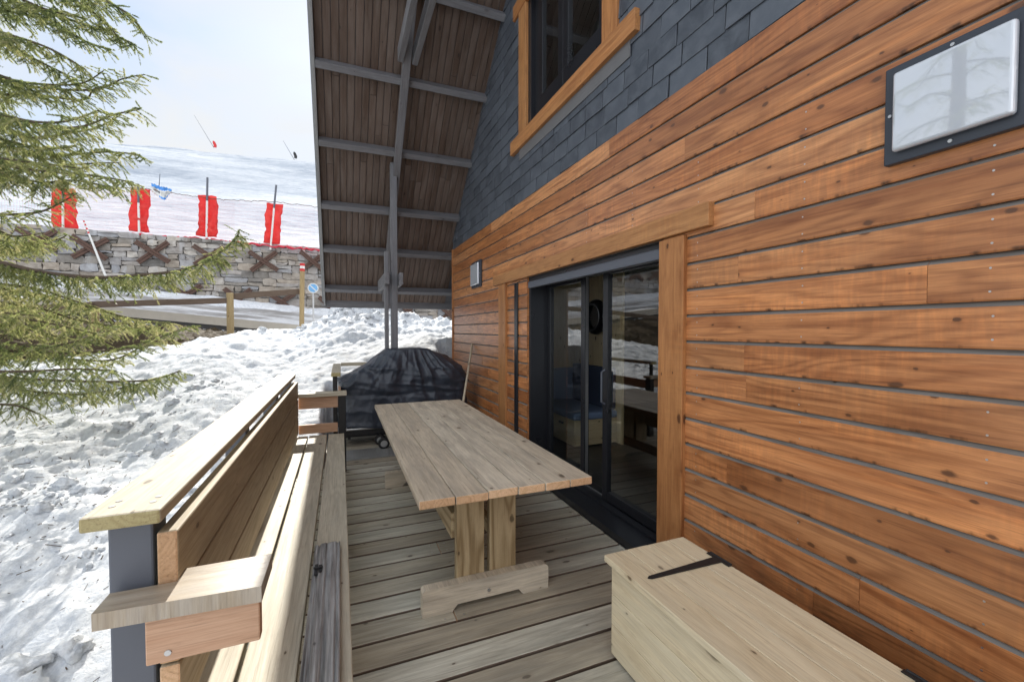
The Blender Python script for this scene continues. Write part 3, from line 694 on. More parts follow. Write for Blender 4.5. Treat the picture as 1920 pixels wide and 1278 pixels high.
# picnic table
T = thing('table', 'long trestle table of six grey brown planks in the middle of the terrace', 'table', (-1.15, 3.6, 0))
wd = [160, 152, 147, 138, 133, 125]; tw = sum(wd); xx = -1.648
for k, w in enumerate(wd):
    w_ = w/tw*.999; s = MB(); d0 = random.uniform(-.006, .006)
    s.box((xx+.002, 2.11+d0+.0*k, .705), (xx+w_-.002, 5.07+random.uniform(-.01, .01), .75+random.uniform(-.0015, .0015)), end=1); s.build('table_plank', [mTable, mEnd], T, .005); xx += w_
for yf, sg_ in ((2.34, 1), (4.44, 1)):
    s = MB(); a, b = -1.593, -.815
    s.prism([(a, 0), (a+.17, 0), (a+.20, .035), (b-.20, .035), (b-.17, 0), (b, 0), (b, .135), (b-.02, .152), (a+.015, .152), (a, .14)], yf, yf+.06, 'Y')
    s.cyl((-1.205, yf+.001, .075), (-1.205, yf-.006, .075), .010, n=10, mi=1); s.build('trestle_foot', [mTable, mSteel], T, .004)
    s = MB(); s.box((-1.60, yf+.02, .62), (-.70, yf+.09, .7035)); s.build('trestle_bearer', mTable, T, .004)
    for xa, xb, m in ((-1.382, -1.212, mLeg), (-1.178, -1.008, mLeg)):
        s = MB(); s.box((xa, yf+.062, .02), (xb, yf+.115, .70), along=2); s.build('trestle_leg', m, T, .004)
s = MB(); s.box((-1.40, 2.46, .36), (-1.355, 4.50, .51)); s.build('stretcher', mLeg, T, .004)
s = MB(); s.box((-1.04, 2.46, .15), (-1.0, 4.50, .25)); s.build('stretcher', mLeg, T, .004)

# storage chest
CH = thing('storage_chest', 'pale pine storage chest with black strap hinges against the orange wall', 'chest', (-.57, 1.2, 0))
cx0, cx1, cy0, cy1, ct = -.812, -.315, -.05, 1.745, .50
x = cx0; ws = [.135, .125, .125, .112]
for k, w in enumerate(ws):
    s = MB(); s.box((x+.0005, cy0, ct-.032), (x+w-.0005, cy1, ct+random.uniform(-.0008, .0008)), end=1); s.build('lid_board', [mChest, mEndY], CH, .004); x += w
for z0, z1 in ((.02, .165), (.168, .315), (.318, .462)):
    s = MB(); s.box((cx0+.028, cy0+.03, z0), (cx0+.05, cy1-.024, z1)); s.build('front_board', mChest, CH, .003)
    s = MB(); s.box((cx0+.052, cy1-.046, z0), (cx1-.03, cy1-.024, z1)); s.build('side_board', mChest, CH, .003)
s = MB(); s.box((cx1-.028, cy0+.03, .02), (cx1-.008, cy1-.024, .46)); s.build('back_board', mChest, CH, .003)
for yh in (1.50, .715):
    s = MB(); yy = yh
    s.prism([(cx1-.02, yy-.024), (cx1-.02, yy+.024), (cx1-.42, yy+.011), (cx1-.435, yy), (cx1-.42, yy-.011)], ct+.0015, ct+.005, 'Z')
    s.box((cx1-.024, yy-.065, ct+.0012), (cx1-.004, yy+.065, ct+.006)); s.cyl((cx1-.002, yy-.06, ct+.004), (cx1-.002, yy+.06, ct+.004), .006, n=10)
    for q in (.08, .2, .35): s.cyl((cx1-q, yy, ct+.004), (cx1-q, yy, ct+.0075), .005, n=8)
    s.build('strap_hinge', mBlackM, CH, .0008)

# covered grill
GR = thing('covered_grill', 'barbecue under a creased black cover by the railing', 'grill', (-1.05, 6.4, 0))
def cover():
    na, nh = 280, 46
    V = []
    zs = np.concatenate([np.linspace(.27, .90, 44), np.linspace(.915, 1.325, 40)])
    for z in zs:
        t = max(0, (z-.90)/.425)
        xl = -2.0 + (.63*t**.8 if t > 0 else 0) ; xr = -.25 - (.56*t**2.0 if t > 0 else 0)
        yf = 6.13 + .09*t**1.2; yb = 6.78 - .09*t**1.2
        fl = .02*(1-min(1, z/.9)); xl -= fl; xr += fl; yf -= fl
        rc = .09
        for i in range(na):
            a = 2*PI*i/na; n = 5.0
            ca, sa = math.cos(a), math.sin(a)
            q = (abs(ca)**n+abs(sa)**n)**(-1/n)
            V.append(((xl+xr)/2+(xr-xl)/2*q*ca, (yf+yb)/2+(yb-yf)/2*q*sa, z))
    V = np.array(V); nr = len(zs)
    # top cap rings
    for kk, sc in enumerate((.9, .7, .4, .05)):
        top = V[(nr-1)*na:nr*na].copy(); c = top.mean(0); top = c+(top-c)*sc; top[:, 2] = 1.325+.012*(1-sc); V = np.vstack([V, top])
    nr += 4
    G_ = V.reshape(nr, na, 3); x, y, z = G_[..., 0], G_[..., 1], G_[..., 2]
    cen = np.array([-1.05, 6.45]); nx, ny = x-cen[0], (y-cen[1])*2.5; ln = np.hypot(nx, ny)+1e-6; nx /= ln; ny /= ln
    th_ = np.abs(x+1.05); fan = (x+1.05)/(1.75-z)                      # folds fan out from the lid
    fold = (1-np.abs(vnoise(fan*5.5+.3*vnoise(x*3, y*3, z*3, 2), y*2.0, z*.8, 5)))**2.5
    fold2 = (1-np.abs(vnoise(fan*11+1.5*z, y*5, z*2.4, 9)))**3
    hz = (1-np.abs(vnoise(x*1.1+z*2.5, y*2, z*7.0+x*1.2, 17)))**3
    up_ = sstep(.70, .95, z); low = 1-up_
    belt = np.clip(1-np.abs(z-.70)/.05, 0, 1)
    cr_ = np.abs(vnoise(x*4.6+z*3.0, y*4, z*5.2, 51))-.35; cr2 = np.abs(vnoise(x*9.5-z*5.0, y*8, z*9.0, 52))-.35
    amp = up_*(.050*fold+.030*fold2-.070*cr_-.016*cr2)+low*(.024*fold2+.022*fold-.030*cr_-.007*cr2)+.034*hz*np.clip(1-np.abs(z-.7)/.35, 0, 1)+.016*fbm(x*2.4, y*3, z*3, 3, 21)-.02*belt
    w = np.clip((1.36-z)/.25, .18, 1)
    G_[..., 0] += nx*amp*w*.8; G_[..., 1] += ny*amp*w; G_[..., 2] += .014*fbm(x*4, y*5, z*1, 3, 33)
    hem = np.clip((.36-z)/.09, 0, 1); G_[..., 2] += hem*(.03*vnoise(x*3, y*3, None, 77)+.02*np.sin(x*9))
    i = np.arange(nr*na).reshape(nr, na)
    F = np.stack([i[:-1], np.roll(i[:-1], -1, 1), np.roll(i[1:], -1, 1), i[1:]], -1).reshape(-1, 4)
    return np_mesh('grill_cover', G_.reshape(-1, 3), F, [mCover], GR)
cover()
s = MB(); s.box((-1.95, 6.2, .13), (-.2, 6.7, .16)); s.box((-1.97, 6.16, .16), (-.2, 6.19, .24)); s.build('bottom_shelf', mBlackM, GR, .006)
s = MB(); s.cyl((-1.98, 6.145, .25), (-.2, 6.145, .25), .018, n=14); s.build('front_bar', mSteel, GR)
for xx in (-1.9, -.3):
    for yy in (6.22, 6.66):
        s = MB(); s.box((xx-.02, yy-.02, .10), (xx+.02, yy+.02, .9)); s.build('grill_leg', mBlackM, GR, .003)
def wheel(x, y):
    w = MB(); n = 26; R = .075
    P = []; F = []
    prof = [(-.02, .045), (-.022, .065), (-.014, .075), (.014, .075), (.022, .065), (.02, .045)]
    for i in range(n):
        a = 2*PI*i/n
        for (h, r) in prof: P.append((x+r*math.cos(a), y+h, R+r*math.sin(a)))
    m = len(prof)
    for i in range(n):
        for k in range(m-1): F.append((i*m+k, ((i+1) % n)*m+k, ((i+1) % n)*m+k+1, i*m+k+1))
    w.add(P, F, 0); wo = w.build('caster_wheel', mRubber, GR, smooth=True)
    r = MB(); r.cyl((x, y-.016, R), (x, y+.016, R), .052, n=24); r.cyl((x, y-.021, R), (x, y-.016, R), .03, n=18); r.build('wheel_rim', mSteel, wo, .003)
wheel(-1.47, 5.93); wheel(-1.50, 6.15)
s = MB(); s.cyl((-1.47, 5.95, .075), (-1.5, 6.15, .075), .012); s.tube([(-1.47, 5.95, .09), (-1.5, 6.05, .16), (-1.52, 6.18, .16)], .012); s.build('caster_fork', mBlackM, GR)
s = MB(); s.tube([(-.60, 5.46, .012), (-.33, 6.0, .68), (-.046, 6.555, 1.375)], .0175, n=12); tag(s.build('wooden_pole', mPine, None, smooth=True), 'pale wooden tool handle leaning on the cladding right of the covered grill', 'pole')

# room contents seen through the glass
s = thing('banquette', 'pale pine bench box with blue cushions behind the sliding door', 'bench', (1.25, 5.6, 0))
m = MB(); m.box((.92, 5.0, .02), (.95, 6.25, .19)); m.box((.92, 5.0, .195), (.95, 6.25, .37)); m.box((.951, 5.0, .02), (1.6, 5.03, .37)); m.box((.951, 6.22, .02), (1.6, 6.25, .37)); m.build('bench_box', mPineIn, s, .004)
m = MB(); m.box((.90, 4.97, .372), (1.6, 6.25, .47)); m.build('seat_cushion', mCushion, s, .03, seg=4)
m = MB(); m.box((.95, 6.10, .473), (1.58, 6.24, .98)); m.build('back_cushion', mCushion, s, .03, seg=4)
m = MB(); m.box((1.50, 5.02, .473), (1.61, 6.08, 1.06)); m.build('back_cushion', mNavy, s, .03, seg=4)
m = MB(); m.box((.905, 5.3, .27), (.92, 5.42, .30)); m.build('drawer_slot', mBlack, s)
mi_ = thing('round_mirror', 'round mirror in deep black bowl rim on the pine wall indoors', 'mirror', (1.6, 5.62, 1.8))
m = MB(); n = 40; P = []; F = []; prof = [(0, .235), (-.05, .265), (-.10, .255), (-.135, .20), (-.12, .165), (-.085, .158)]
yc, zc = 5.46, 1.79
for i in range(n):
    a = 2*PI*i/n
    for h, r in prof: P.append((1.612+h, yc+r*math.cos(a), zc+r*math.sin(a)))
k_ = len(prof)
for i in range(n):
    for k in range(k_-1): F.append((i*k_+k, ((i+1) % n)*k_+k, ((i+1) % n)*k_+k+1, i*k_+k+1))
m.add(P, F); m.build('mirror_rim', mBlack, mi_, smooth=True)
m = MB(); m.cyl((1.525, yc, zc), (1.530, yc, zc), .16, n=36); m.build('mirror_glass', mMirror, mi_)

# ================================================================ SNOW AND GROUND
XC = [-40, -14, -9, -7.4, -6.2, -4.84, -3.9, -2.9, -2.3, -1.85, -1.0, .6, 3, 12]
ZC = [.6, .75, .85, 1.0, 1.15, 1.37, 1.6, 1.66, 1.95, 2.2, 2.1, 1.9, 1.75, 1.5]
YC = [9, 9.2, 9.6, 9.9, 10.1, 10.3, 10.7, 11.1, 11.4, 11.8, 11.2, 10.4, 10.2, 10]
ROAD_Z = lambda x: 1.9-.106*(x+4.8)            # near edge of the road
def ground(X, Y, detail=True):
    zc = np.interp(X, XC, ZC); yc = np.interp(X, XC, YC)
    t = np.clip((Y-2.2)/(yc-2.2), 0, 1)
    rise = t**1.12; rise = np.where(t > .85, rise-(t-.85)**2*.8, rise)
    z = -.58+(zc+.58)*rise
    back = np.clip((Y-yc)/(14.6-yc), 0, 1)
    dip = np.interp(X, [-9, -5.5, -3, -1], [.10, -.05, -.3, -.2])
    zr = ROAD_Z(X)-.45
    z = np.where(Y > yc, (zc-.12)*(1-back)+zr*back+dip*np.sin(back*PI), z)
    # hollow for the terrace
    m = np.maximum(sstep(-2.68, -2.52, X)*(1-sstep(5.25, 5.45, Y)), sstep(-2.24, -2.12, X)*(1-sstep(6.95, 7.4, Y))); z = z*(1-m)+np.minimum(z, -.55)*m
    m = sstep(-.3, .3, X)*(1-sstep(8.2, 8.9, Y)); z = z*(1-m)+np.minimum(z, -.6)*m
    if detail:
        near = 1-.75*m
        pile = np.exp(-((X+1.7)/1.1)**2-((Y-11.7)/1.3)**2)+.6*np.exp(-((X-.4)/1.2)**2-((Y-10.4)/.8)**2)
        lumps = 1-np.abs(fbm(X*2.6, Y*2.6, None, 3, 3))
        z = z+near*(.09*fbm(X*.7, Y*.7, None, 2, 1)+.036*np.abs(fbm(X*2.6, Y*2.6, None, 3, 8, .6))+.034*np.maximum(fbm(X*5.0, Y*5.0, None, 4, 18, .62)-.1, 0)+.014*np.abs(fbm(X*12, Y*12, None, 3, 14, .7)))
        z = z+pile*(.16*np.maximum(fbm(X*3.1, Y*3.1, None, 4, 40, .65), -.4)+.06*np.abs(fbm(X*9, Y*9, None, 3, 44)))
        z = np.where(((X > -2.58) & (Y < 5.35)) | ((X > -2.16) & (Y < 6.98)), np.minimum(z, -.34), z)
    return z
def lin(a, b, st): return np.linspace(a, b, max(2, int(round((b-a)/st))+1))[:-1]
xs = np.concatenate([lin(-40, -14, 1.0), lin(-14, -9, .16), lin(-9, -6, .06), lin(-6, -2.3, .032), lin(-2.3, 1.2, .045), lin(1.2, 9, .3), [9]])
ys = np.concatenate([lin(-9, -1, .35), lin(-1, 1.0, .08), lin(1.0, 6.5, .036), lin(6.5, 12.4, .045), lin(12.4, 15.06, .09), [15.06]])
X, Y = np.meshgrid(xs, ys); Z = ground(X, Y)
yc_ = np.interp(X, XC, YC)
soil = np.clip(np.exp(-((Y-yc_-1.7)/.95)**2)*sstep(-3.7, -5.0, X)*1.0+.45*np.exp(-((X+6.2)/.9)**2-((Y-5.6)/.5)**2)+.55*np.exp(-((X+6.0)/.7)**2-((Y-4.2)/.35)**2), 0, 1)
def soil_back(): return sstep(0, .5, Y-yc_-.35)*(1-sstep(14.5, 15, Y))
soil = np.maximum(soil, .75*soil_back()*sstep(-3.4, -4.6, X))
tuft = soil*(.10*np.abs(fbm(X*6, Y*6, None, 3, 61)))
Z = Z+tuft
struct(np_mesh('snow_bank', np.stack([X, Y, Z], -1).reshape(-1, 3), grid_faces(*X.shape), [mSnow], None, True, {'soil': soil.ravel()}))
s = MB(); s.add([(-400, -300, -1.6), (400, -300, -1.6), (400, 15, -1.6), (-400, 15, -1.6)], [(0, 1, 2, 3)]); struct(s.build('snow_field', mSnow))
# loose ice clods
def clods():
    V = []; F = []; base = 0
    import bmesh
    bm = bmesh.new(); bmesh.ops.create_icosphere(bm, subdivisions=3, radius=1); pv = np.array([v.co[:] for v in bm.verts]); pf = np.array([[v.index for v in f.verts] for f in bm.faces]); bm.free()
    spots = []
    for _ in range(70):
        cx_, cy_ = RNG.uniform(-6.4, -2.8), RNG.uniform(.8, 8.0)
        for _ in range(RNG.integers(2, 9)): spots.append((cx_+RNG.normal(0, .16), cy_+RNG.normal(0, .16), .012+.05*RNG.random()**3))
    for p in ((-3.62, 3.05, .11), (-3.75, 3.25, .12), (-3.95, 2.95, .10), (-3.5, 3.3, .07), (-3.45, 2.1, .06), (-3.05, 2.0, .055), (-4.0, 2.0, .07)): spots.append(p)
    for _ in range(150):
        x = RNG.normal(-1.7, .9); y = RNG.normal(11.4, .7); spots.append((x, y, RNG.uniform(.02, .06)))
    xs_ = np.array([q[0] for q in spots]); ys_ = np.array([q[1] for q in spots]); zz = ground(xs_, ys_)
    for k, (x, y, r) in enumerate(spots):
        if x > -2.70 and y < 7.2: continue
        q = pv*(1+.5*vnoise(pv[:, 0]*1.7+k*3.1, pv[:, 1]*1.7, pv[:, 2]*1.7, 5)+.30*vnoise(pv[:, 0]*4.2+k*3.1, pv[:, 1]*4.2, pv[:, 2]*4.2, 7))[:, None]*np.array([r*RNG.uniform(.8, 1.5), r*RNG.uniform(.8, 1.4), r*RNG.uniform(.5, .9)])
        a = RNG.uniform(0, 6.28); c, s_ = math.cos(a), math.sin(a); q = np.stack([q[:, 0]*c-q[:, 1]*s_, q[:, 0]*s_+q[:, 1]*c, q[:, 2]], -1)+np.array([x, y, zz[k]+r*.25])
        V.append(q); F.append(pf+base); base += len(pv)
    o = np_mesh('snow_clods', np.vstack(V), np.vstack(F), [mSnow], None, False, {'soil': np.zeros(base)})
    o['kind'] = 'stuff'; o['label'] = 'loose clods of icy snow lying on the bank'
clods()
def litter():
    V = []; F = []
    n = 900; x = np.concatenate([RNG.uniform(-7.5, -2.7, n), RNG.normal(-5.2, 1.2, n)]); y = np.concatenate([RNG.uniform(.6, 8.0, n), RNG.normal(5.2, 1.6, n)])
    m = (x < -2.7) & (y > .3); x, y = x[m], y[m]
    for xx, yy in zip(x, y):
        a = RNG.uniform(0, 6.28); l = RNG.uniform(.008, .03) if RNG.random() < .93 else RNG.uniform(.05, .13); w = RNG.uniform(.0015, .004)
        ex, ey = xx+math.cos(a)*l, yy+math.sin(a)*l; z0, z1 = ground(np.array([xx, ex]), np.array([yy, ey])); b = len(V)
        nx_, ny_ = -math.sin(a)*w, math.cos(a)*w
        for px, py, pz in ((xx, yy, z0), (ex, ey, z1)):
            V += [(px+nx_, py+ny_, pz+.004), (px, py, pz+.006+w), (px-nx_, py-ny_, pz+.004)]
        F += [(b, b+3, b+4, b+1), (b+1, b+4, b+5, b+2)]
    o = np_mesh('twig_litter', V, F, [mBark]); o['kind'] = 'stuff'; o['label'] = 'dark needles and bits of twig scattered over the snow'
litter()
# tiny timber kerb at left
kb = MB(); a = at(-60, 700, 8.2); b = at(190, 690, 9.0); kb.box((0, -.06, -.30), ((b-a).length, .06, .0), along=0)
M4 = (b-a).to_track_quat('X', 'Z').to_matrix().to_4x4(); M4.translation = a
kb.v = [tuple(M4 @ Vector(q)) for q in kb.v]; tag(kb.build('timber_edging', mRail, None, .01), 'snow capped timber edging beam under the spruce at far left', 'edging')

# road with concrete slab edge
def road():
    xs = np.linspace(-40, 14, 109); rows = [(15.07, 0), (15.35, .02), (16.5, .20), (17.8, .42), (19.1, .62)]
    X = np.array([[x for x in xs] for _ in rows]); Y = np.array([[r[0]+.05*math.sin(x*.7) for x in xs] for r in rows]); Z = np.array([[ROAD_Z(x)+r[1]*np.interp(x, [-9, -3], [1.0, .95]) for x in xs] for r in rows])
    o = np_mesh('road', np.stack([X, Y, Z], -1).reshape(-1, 3), grid_faces(*X.shape), [mRoad]); struct(o)
    m = MB()
    for i in range(len(xs)-1):
        a, b = xs[i], xs[i+1]; y0, y1 = 14.86+.05*math.sin(a*.7), 14.86+.05*math.sin(b*.7); za, zb = ROAD_Z(a)+.015, ROAD_Z(b)+.015
        P = [(a, y0, za-.24), (b, y1, zb-.24), (b, y1, zb), (a, y0, za), (a, y0+.22, za-.24), (b, y1+.22, zb-.24), (b, y1+.22, zb), (a, y0+.22, za)]
        m.add(P, [(0, 1, 2, 3), (3, 2, 6, 7), (0, 4, 5, 1)], 0, P, .5)
        P = [(a, y0+.14, za-1.0), (b, y1+.14, zb-1.0), (b, y1+.14, zb-.24), (a, y0+.14, za-.24)]; m.add(P, [(0, 1, 2, 3)], 1, P, .5)  # wall under the slab edge; its shade is put into the dark colour
    struct(m.build('road_edge', [mConc, mRust if False else plain('shaded_concrete', (.11, .105, .105), .9, 0, .3, 2)]))
    # ploughed snow at the foot of the wall
    xs2 = np.linspace(-40, 14, 420); t = np.linspace(0, 1, 14)
    X, T = np.meshgrid(xs2, t); Y = 18.0+.25*vnoise(X*.5, X*0)+T*1.6; Z = np.interp(X, [-9, -3], [1.0, .95])*.44+ROAD_Z(X)-.06+.38*np.sin(np.minimum(T, .85)*PI*.62)+.06*fbm(X*2, Y*3, None, 3, 71)
    struct(np_mesh('ploughed_snow', np.stack([X, Y, Z], -1).reshape(-1, 3), grid_faces(*X.shape), [mSnow], None, True, {'soil': np.zeros(X.size)}))
road()

# ================================================================ RETAINING WALL, PISTE
WALL_Y = 19.62
WTOP = lambda x: 5.10-.016*(x+8.8)
RW = thing('retaining_wall', 'grey rubble stone retaining wall studded with crossed rusty beams below the piste', 'wall', (-6, WALL_Y, 2.2))
xs = np.linspace(-40, 14, 541); t = np.linspace(0, 1, 40)
X, T = np.meshgrid(xs, t); Z = 1.2+(WTOP(X)-1.2)*T; Y = WALL_Y-.03*np.abs(fbm(X*2.2, Z*3.2, None, 3, 81))
Vf = np.stack([X, Y, Z], -1).reshape(-1, 3); Ff = grid_faces(*X.shape)
back = np.stack([xs, np.full_like(xs, WALL_Y+.6), WTOP(xs)], -1); topi = (len(t)-1)*len(xs)
nb = len(Vf); i = np.arange(len(xs)-1); Ft = np.stack([topi+i, topi+i+1, nb+i+1, nb+i], -1)
np_mesh('mortar_face', np.vstack([Vf, back]), np.vstack([Ff, Ft]), [plain('mortar', (.30, .28, .26), .9, 0, .3, 3, .3)], RW, True)
mStones = None
def stones():
    N = Nodes('wall_stones'); r = N.attr('rnd').outputs['Fac']; o = N.obj(); a = N.noise(o, 5, 6, .7); b = N.noise(N.scale(o, (1.1, 1, .4)), 1.4, 4, .6)
    c = N.ramp(r, [(0, (.20, .19, .18)), (.25, (.34, .31, .275)), (.5, (.45, .39, .325)), (.75, (.36, .365, .385)), (1, (.58, .54, .485))])
    c = N.mix(N.ramp(a, [(.38, 0), (.7, .75)]), c, N.mix(1.0, c, (.5, .46, .43), 'MULTIPLY')); c = N.mix(N.math('MULTIPLY', N.ramp(b, [(.56, 0), (.66, 1)]), .55), c, (.52, .53, .55))
    N.bsdf(c, .85, 0, a, .7, .03)
    m = MB(); z = 1.55; rw = random.Random(5)
    while z < 5.3:
        h = rw.uniform(.17, .34); x = -17.0+rw.uniform(0, .3)
        while x < 4.5:
            w = h*rw.uniform(.8, 2.6); top_ = min(z+h, WTOP(x)-.01)
            parts = [(x, z, w, h)] if (w < h*1.3 or rw.random() > .3) else [(x, z, w, h*rw.uniform(.4, .6)), None]
            if len(parts) == 2: parts[1] = (x, z+parts[0][3], w, h-parts[0][3])
            for (px, pz, pw, ph) in parts:
                zt = min(pz+ph, WTOP(px)-.01)
                if zt-pz < .06: continue
                g = .012; d = rw.uniform(.0, .07); J = lambda s: rw.uniform(-s, s)
                P = []
                for yy in (WALL_Y-.06-d, WALL_Y+.02):
                    k = .0 if yy > WALL_Y else 1
                    pts = [(px+g, pz+g), (px+pw*.5, pz+g*.5), (px+pw-g, pz+g), (px+pw-g*.5, pz+ph*.5), (px+pw-g, zt-g), (px+pw*.5, zt-g*.5), (px+g, zt-g), (px+g*.5, (pz+zt)/2)]
                    if k == 1: base_ = [(q[0]+J(.035), q[1]+J(.03)) for q in pts]
                    P += [(q[0], yy+J(.02)*k, q[1]) for q in base_]
                F = [tuple(range(8)), tuple(range(15, 7, -1))]+[(i, i+8, (i+1) % 8+8, (i+1) % 8) for i in range(8)]
                o_ = rw.uniform(0, 9); m.add(P, F, 0, [(q[0]+o_, q[2], q[1]) for q in P], rw.random())
            x += w
        z += h
    m.build('rubble_stones', N.m, RW, .03, seg=2)
stones()
for (px, py) in [(72, 450), (170, 465), (288, 473), (393, 480), (495, 490), (587, 491), (-40, 440), (-150, 432), (350, 553), (447, 561), (528, 566), (620, 576), (765, 583), (840, 588)]:
    r = (FW+RT*((px-960)/FPX)+UP*((639-py)/FPX)); c = CAM+r*((WALL_Y-.15)/r.y)
    x_ = MB()
    for sg_, off in ((1, 0), (-1, .07)):
        a = math.radians(38+random.uniform(-5, 5))*sg_; d = Vector((math.cos(a), 0, math.sin(a))); w = Vector((-math.sin(a), 0, math.cos(a)))
        for k in (-.046, .046):
            p = [c+d*sx*.60+w*(k+sw*.042)+Vector((0, -off-sy*.06, 0)) for sx in (-1, 1) for sw in (-1, 1) for sy in (0, 1)]
            x_.add(p, [(0,1,3,2), (4,6,7,5), (0,4,5,1), (2,3,7,6), (0,2,6,4), (1,5,7,3)])
    x_.build('cross_anchor', mRust, RW, .01)

# piste: near swell and far ridge, built as real hillsides
def hill(name, rows, x0, x1, nx, sd, amp):
    """rows: (y, z at x0, z at x1)"""
    ys = np.array([r[0] for r in rows]); 
    yy = np.concatenate([np.linspace(ys[i], ys[i+1], 40)[:-1] for i in range(len(ys)-1)]+[[ys[-1]]])
    xs = np.linspace(x0, x1, nx); X, Y = np.meshgrid(xs, yy)
    za = np.interp(Y, ys, [r[1] for r in rows]); zb = np.interp(Y, ys, [r[2] for r in rows]); u = (X-x0)/(x1-x0)
    Z = za*(1-u)+zb*u+amp*fbm(X*.03, Y*.06, None, 4, sd)*np.clip((Y-ys[0])/8, 0, 1)+.06*fbm(X*.9, Y*1.5, None, 3, sd+5)*np.clip((Y-ys[0])/8, .2, 1)
    return struct(np_mesh(name, np.stack([X, Y, Z], -1).reshape(-1, 3), grid_faces(*X.shape), [mSnowFar]))
hill('near_piste', [(20.0, 5.0, 4.85), (24, 6.2, 5.7), (34, 9.8, 8.8), (55, 17.8, 16.9), (78, 26.6, 30.4), (86, 29.3, 34.0), (96, 30.4, 35.2), (130, 22, 26)], -70, 40, 300, 5, .7)
hill('far_ridge', [(100, 20, 20), (140, 46, 49), (200, 66, 74), (245, 80, 89.5), (262, 85.5, 95.2), (300, 78, 84)], -180, 130, 260, 9, 2.2)

# padded fence posts on the wall
def pad_post(px, pyt, pyb, ptop, lean, d, label, wpx=34, skew=0):
    b = at(px, pyb, d); tpt = at(px+lean, pyt, d); up = tpt-b; t = thing('fence_post', label, 'fence post', b, 'red padded posts of the piste fence')
    m = MB(); md = b+up*.62
    m.cyl(b+Vector((0, 0, -.15)), md, .036, n=10, r=.5); m.cyl(md, tpt, .036, n=10, mi=1, r=.5); m.build('post', [mWhiteP, mAnth], t)
    H = (at(px, ptop, d)-at(px, pyb-6, d)).length; nx_, nz_ = 9, 26
    V = []; w = wpx*d/FPX
    ud = up.normalized()
    for side in (0, 1):
        for j in range(nz_):
            for i in range(nx_):
                u = i/(nx_-1)-.5; q = j/(nz_-1)
                bulge = .09*math.cos(u*PI)**.5 if abs(u) < .5 else 0
                yy = .05+ (-.0 if side == 0 else .06+bulge)
                V.append((u*w, yy, .12+q*H))
    V = np.array(V); sx = RNG.uniform(0, 50)
    V[:, 0] += .07*vnoise(V[:, 2]*2.4+sx, V[:, 0]*1.5, None, 3)+skew*(V[:, 2]-H/2)
    V[:, 1] += .09*vnoise(V[:, 0]*6+sx, V[:, 2]*4, None, 4)+.06*vnoise(V[:, 0]*11+sx, V[:, 2]*9, None, 5); V[:, 0] += .035*vnoise(V[:, 2]*7+sx, V[:, 0]*2, None, 13)
    fr = Vector((ud.x/ud.z, 0))
    W_ = np.stack([b.x+V[:, 0]+V[:, 2]*ud.x/ud.z, b.y+V[:, 1]+V[:, 2]*ud.y/ud.z, b.z+V[:, 2]], -1)
    i0 = np.arange(nz_*nx_).reshape(nz_, nx_); F = [grid_faces(nz_, nx_), grid_faces(nz_, nx_)[:, ::-1]+nz_*nx_]
    n = nz_*nx_; ring = list(i0[0, :])+list(i0[1:, -1])+list(i0[-1, ::-1][1:])+list(i0[::-1, 0][1:-1])
    side = [[ring[k], ring[k-1], ring[k-1]+n, ring[k]+n] for k in range(len(ring))]
    np_mesh('red_pad', W_, np.vstack(F+[np.array(side)]), [mFabric], t)
    return t
pad_post(118, 348, 432, 352, 0, 15.2, 'padded fence post partly hidden behind spruce needles', 34)
pad_post(261, 345, 439, 352, -2, 15.6, 'padded fence post standing beside the blue and white torn banner', 30, .02)
pad_post(387, 333, 448, 366, 2, 16.4, 'middle upright padded fence post with tall bare grey tip', 30, -.03)
pad_post(507, 347, 461, 381, 11, 17.0, 'tilted padded fence post nearest the roof edge', 27)
# net and wire of the piste fence
NT = thing('safety_net', 'thin red safety net and wire strung between the padded posts', 'net', (-7, 19.6, 5.1))
top = [at(px, py, d) for px, py, d in ((-120, 330, 14.3), (118, 345, 15.2), (190, 352, 15.4), (261, 352, 15.6), (325, 362, 16.0), (387, 371, 16.4), (440, 376, 16.7), (514, 378, 17.0), (590, 388, 17.4), (700, 402, 18.0))]
bot = [at(px, py, d) for px, py, d in ((-120, 424, 14.3), (118, 432, 15.2), (190, 436, 15.4), (261, 440, 15.6), (325, 445, 16.0), (387, 449, 16.4), (440, 454, 16.7), (514, 462, 17.0), (590, 468, 17.4), (700, 480, 18.0))]
def along(pts, n):
    out = []
    for a, b in zip(pts, pts[1:]):
        for k in range(n): out.append(a.lerp(b, k/n))
    return out+[pts[-1]]
tp, bt = along(top, 14), along(bot, 14)
m = MB(); jit = lambda s: Vector((random.uniform(-s, s), random.uniform(-s, s), random.uniform(-s, s)))
m.tube([p+jit(.03) for p in tp], .012, n=5); m.build('top_wire', mRail, NT)
m = MB()
for k in range(0, 13): m.tube([p.lerp(q, k/12)+Vector((0, .02+.03*math.sin(i*.9), random.uniform(-.01, .01))) for i, (p, q) in enumerate(zip(bt, tp))], .0018, n=3)
for i in range(0, len(tp)-1):
    for f in (0, .33, .66):
        m.tube([bt[i].lerp(bt[i+1], f)+Vector((0, .02, 0)), tp[i].lerp(tp[i+1], f)+Vector((0, .02, 0))], .0016, n=3)
m.build('net', mNet, NT)
m = MB(); m.tube([p+jit(.035)+Vector((0, -.02, .0)) for p in bt], [.035+random.uniform(-.015, .02) for _ in bt], n=6); m.build('net_hem', mNet, NT)
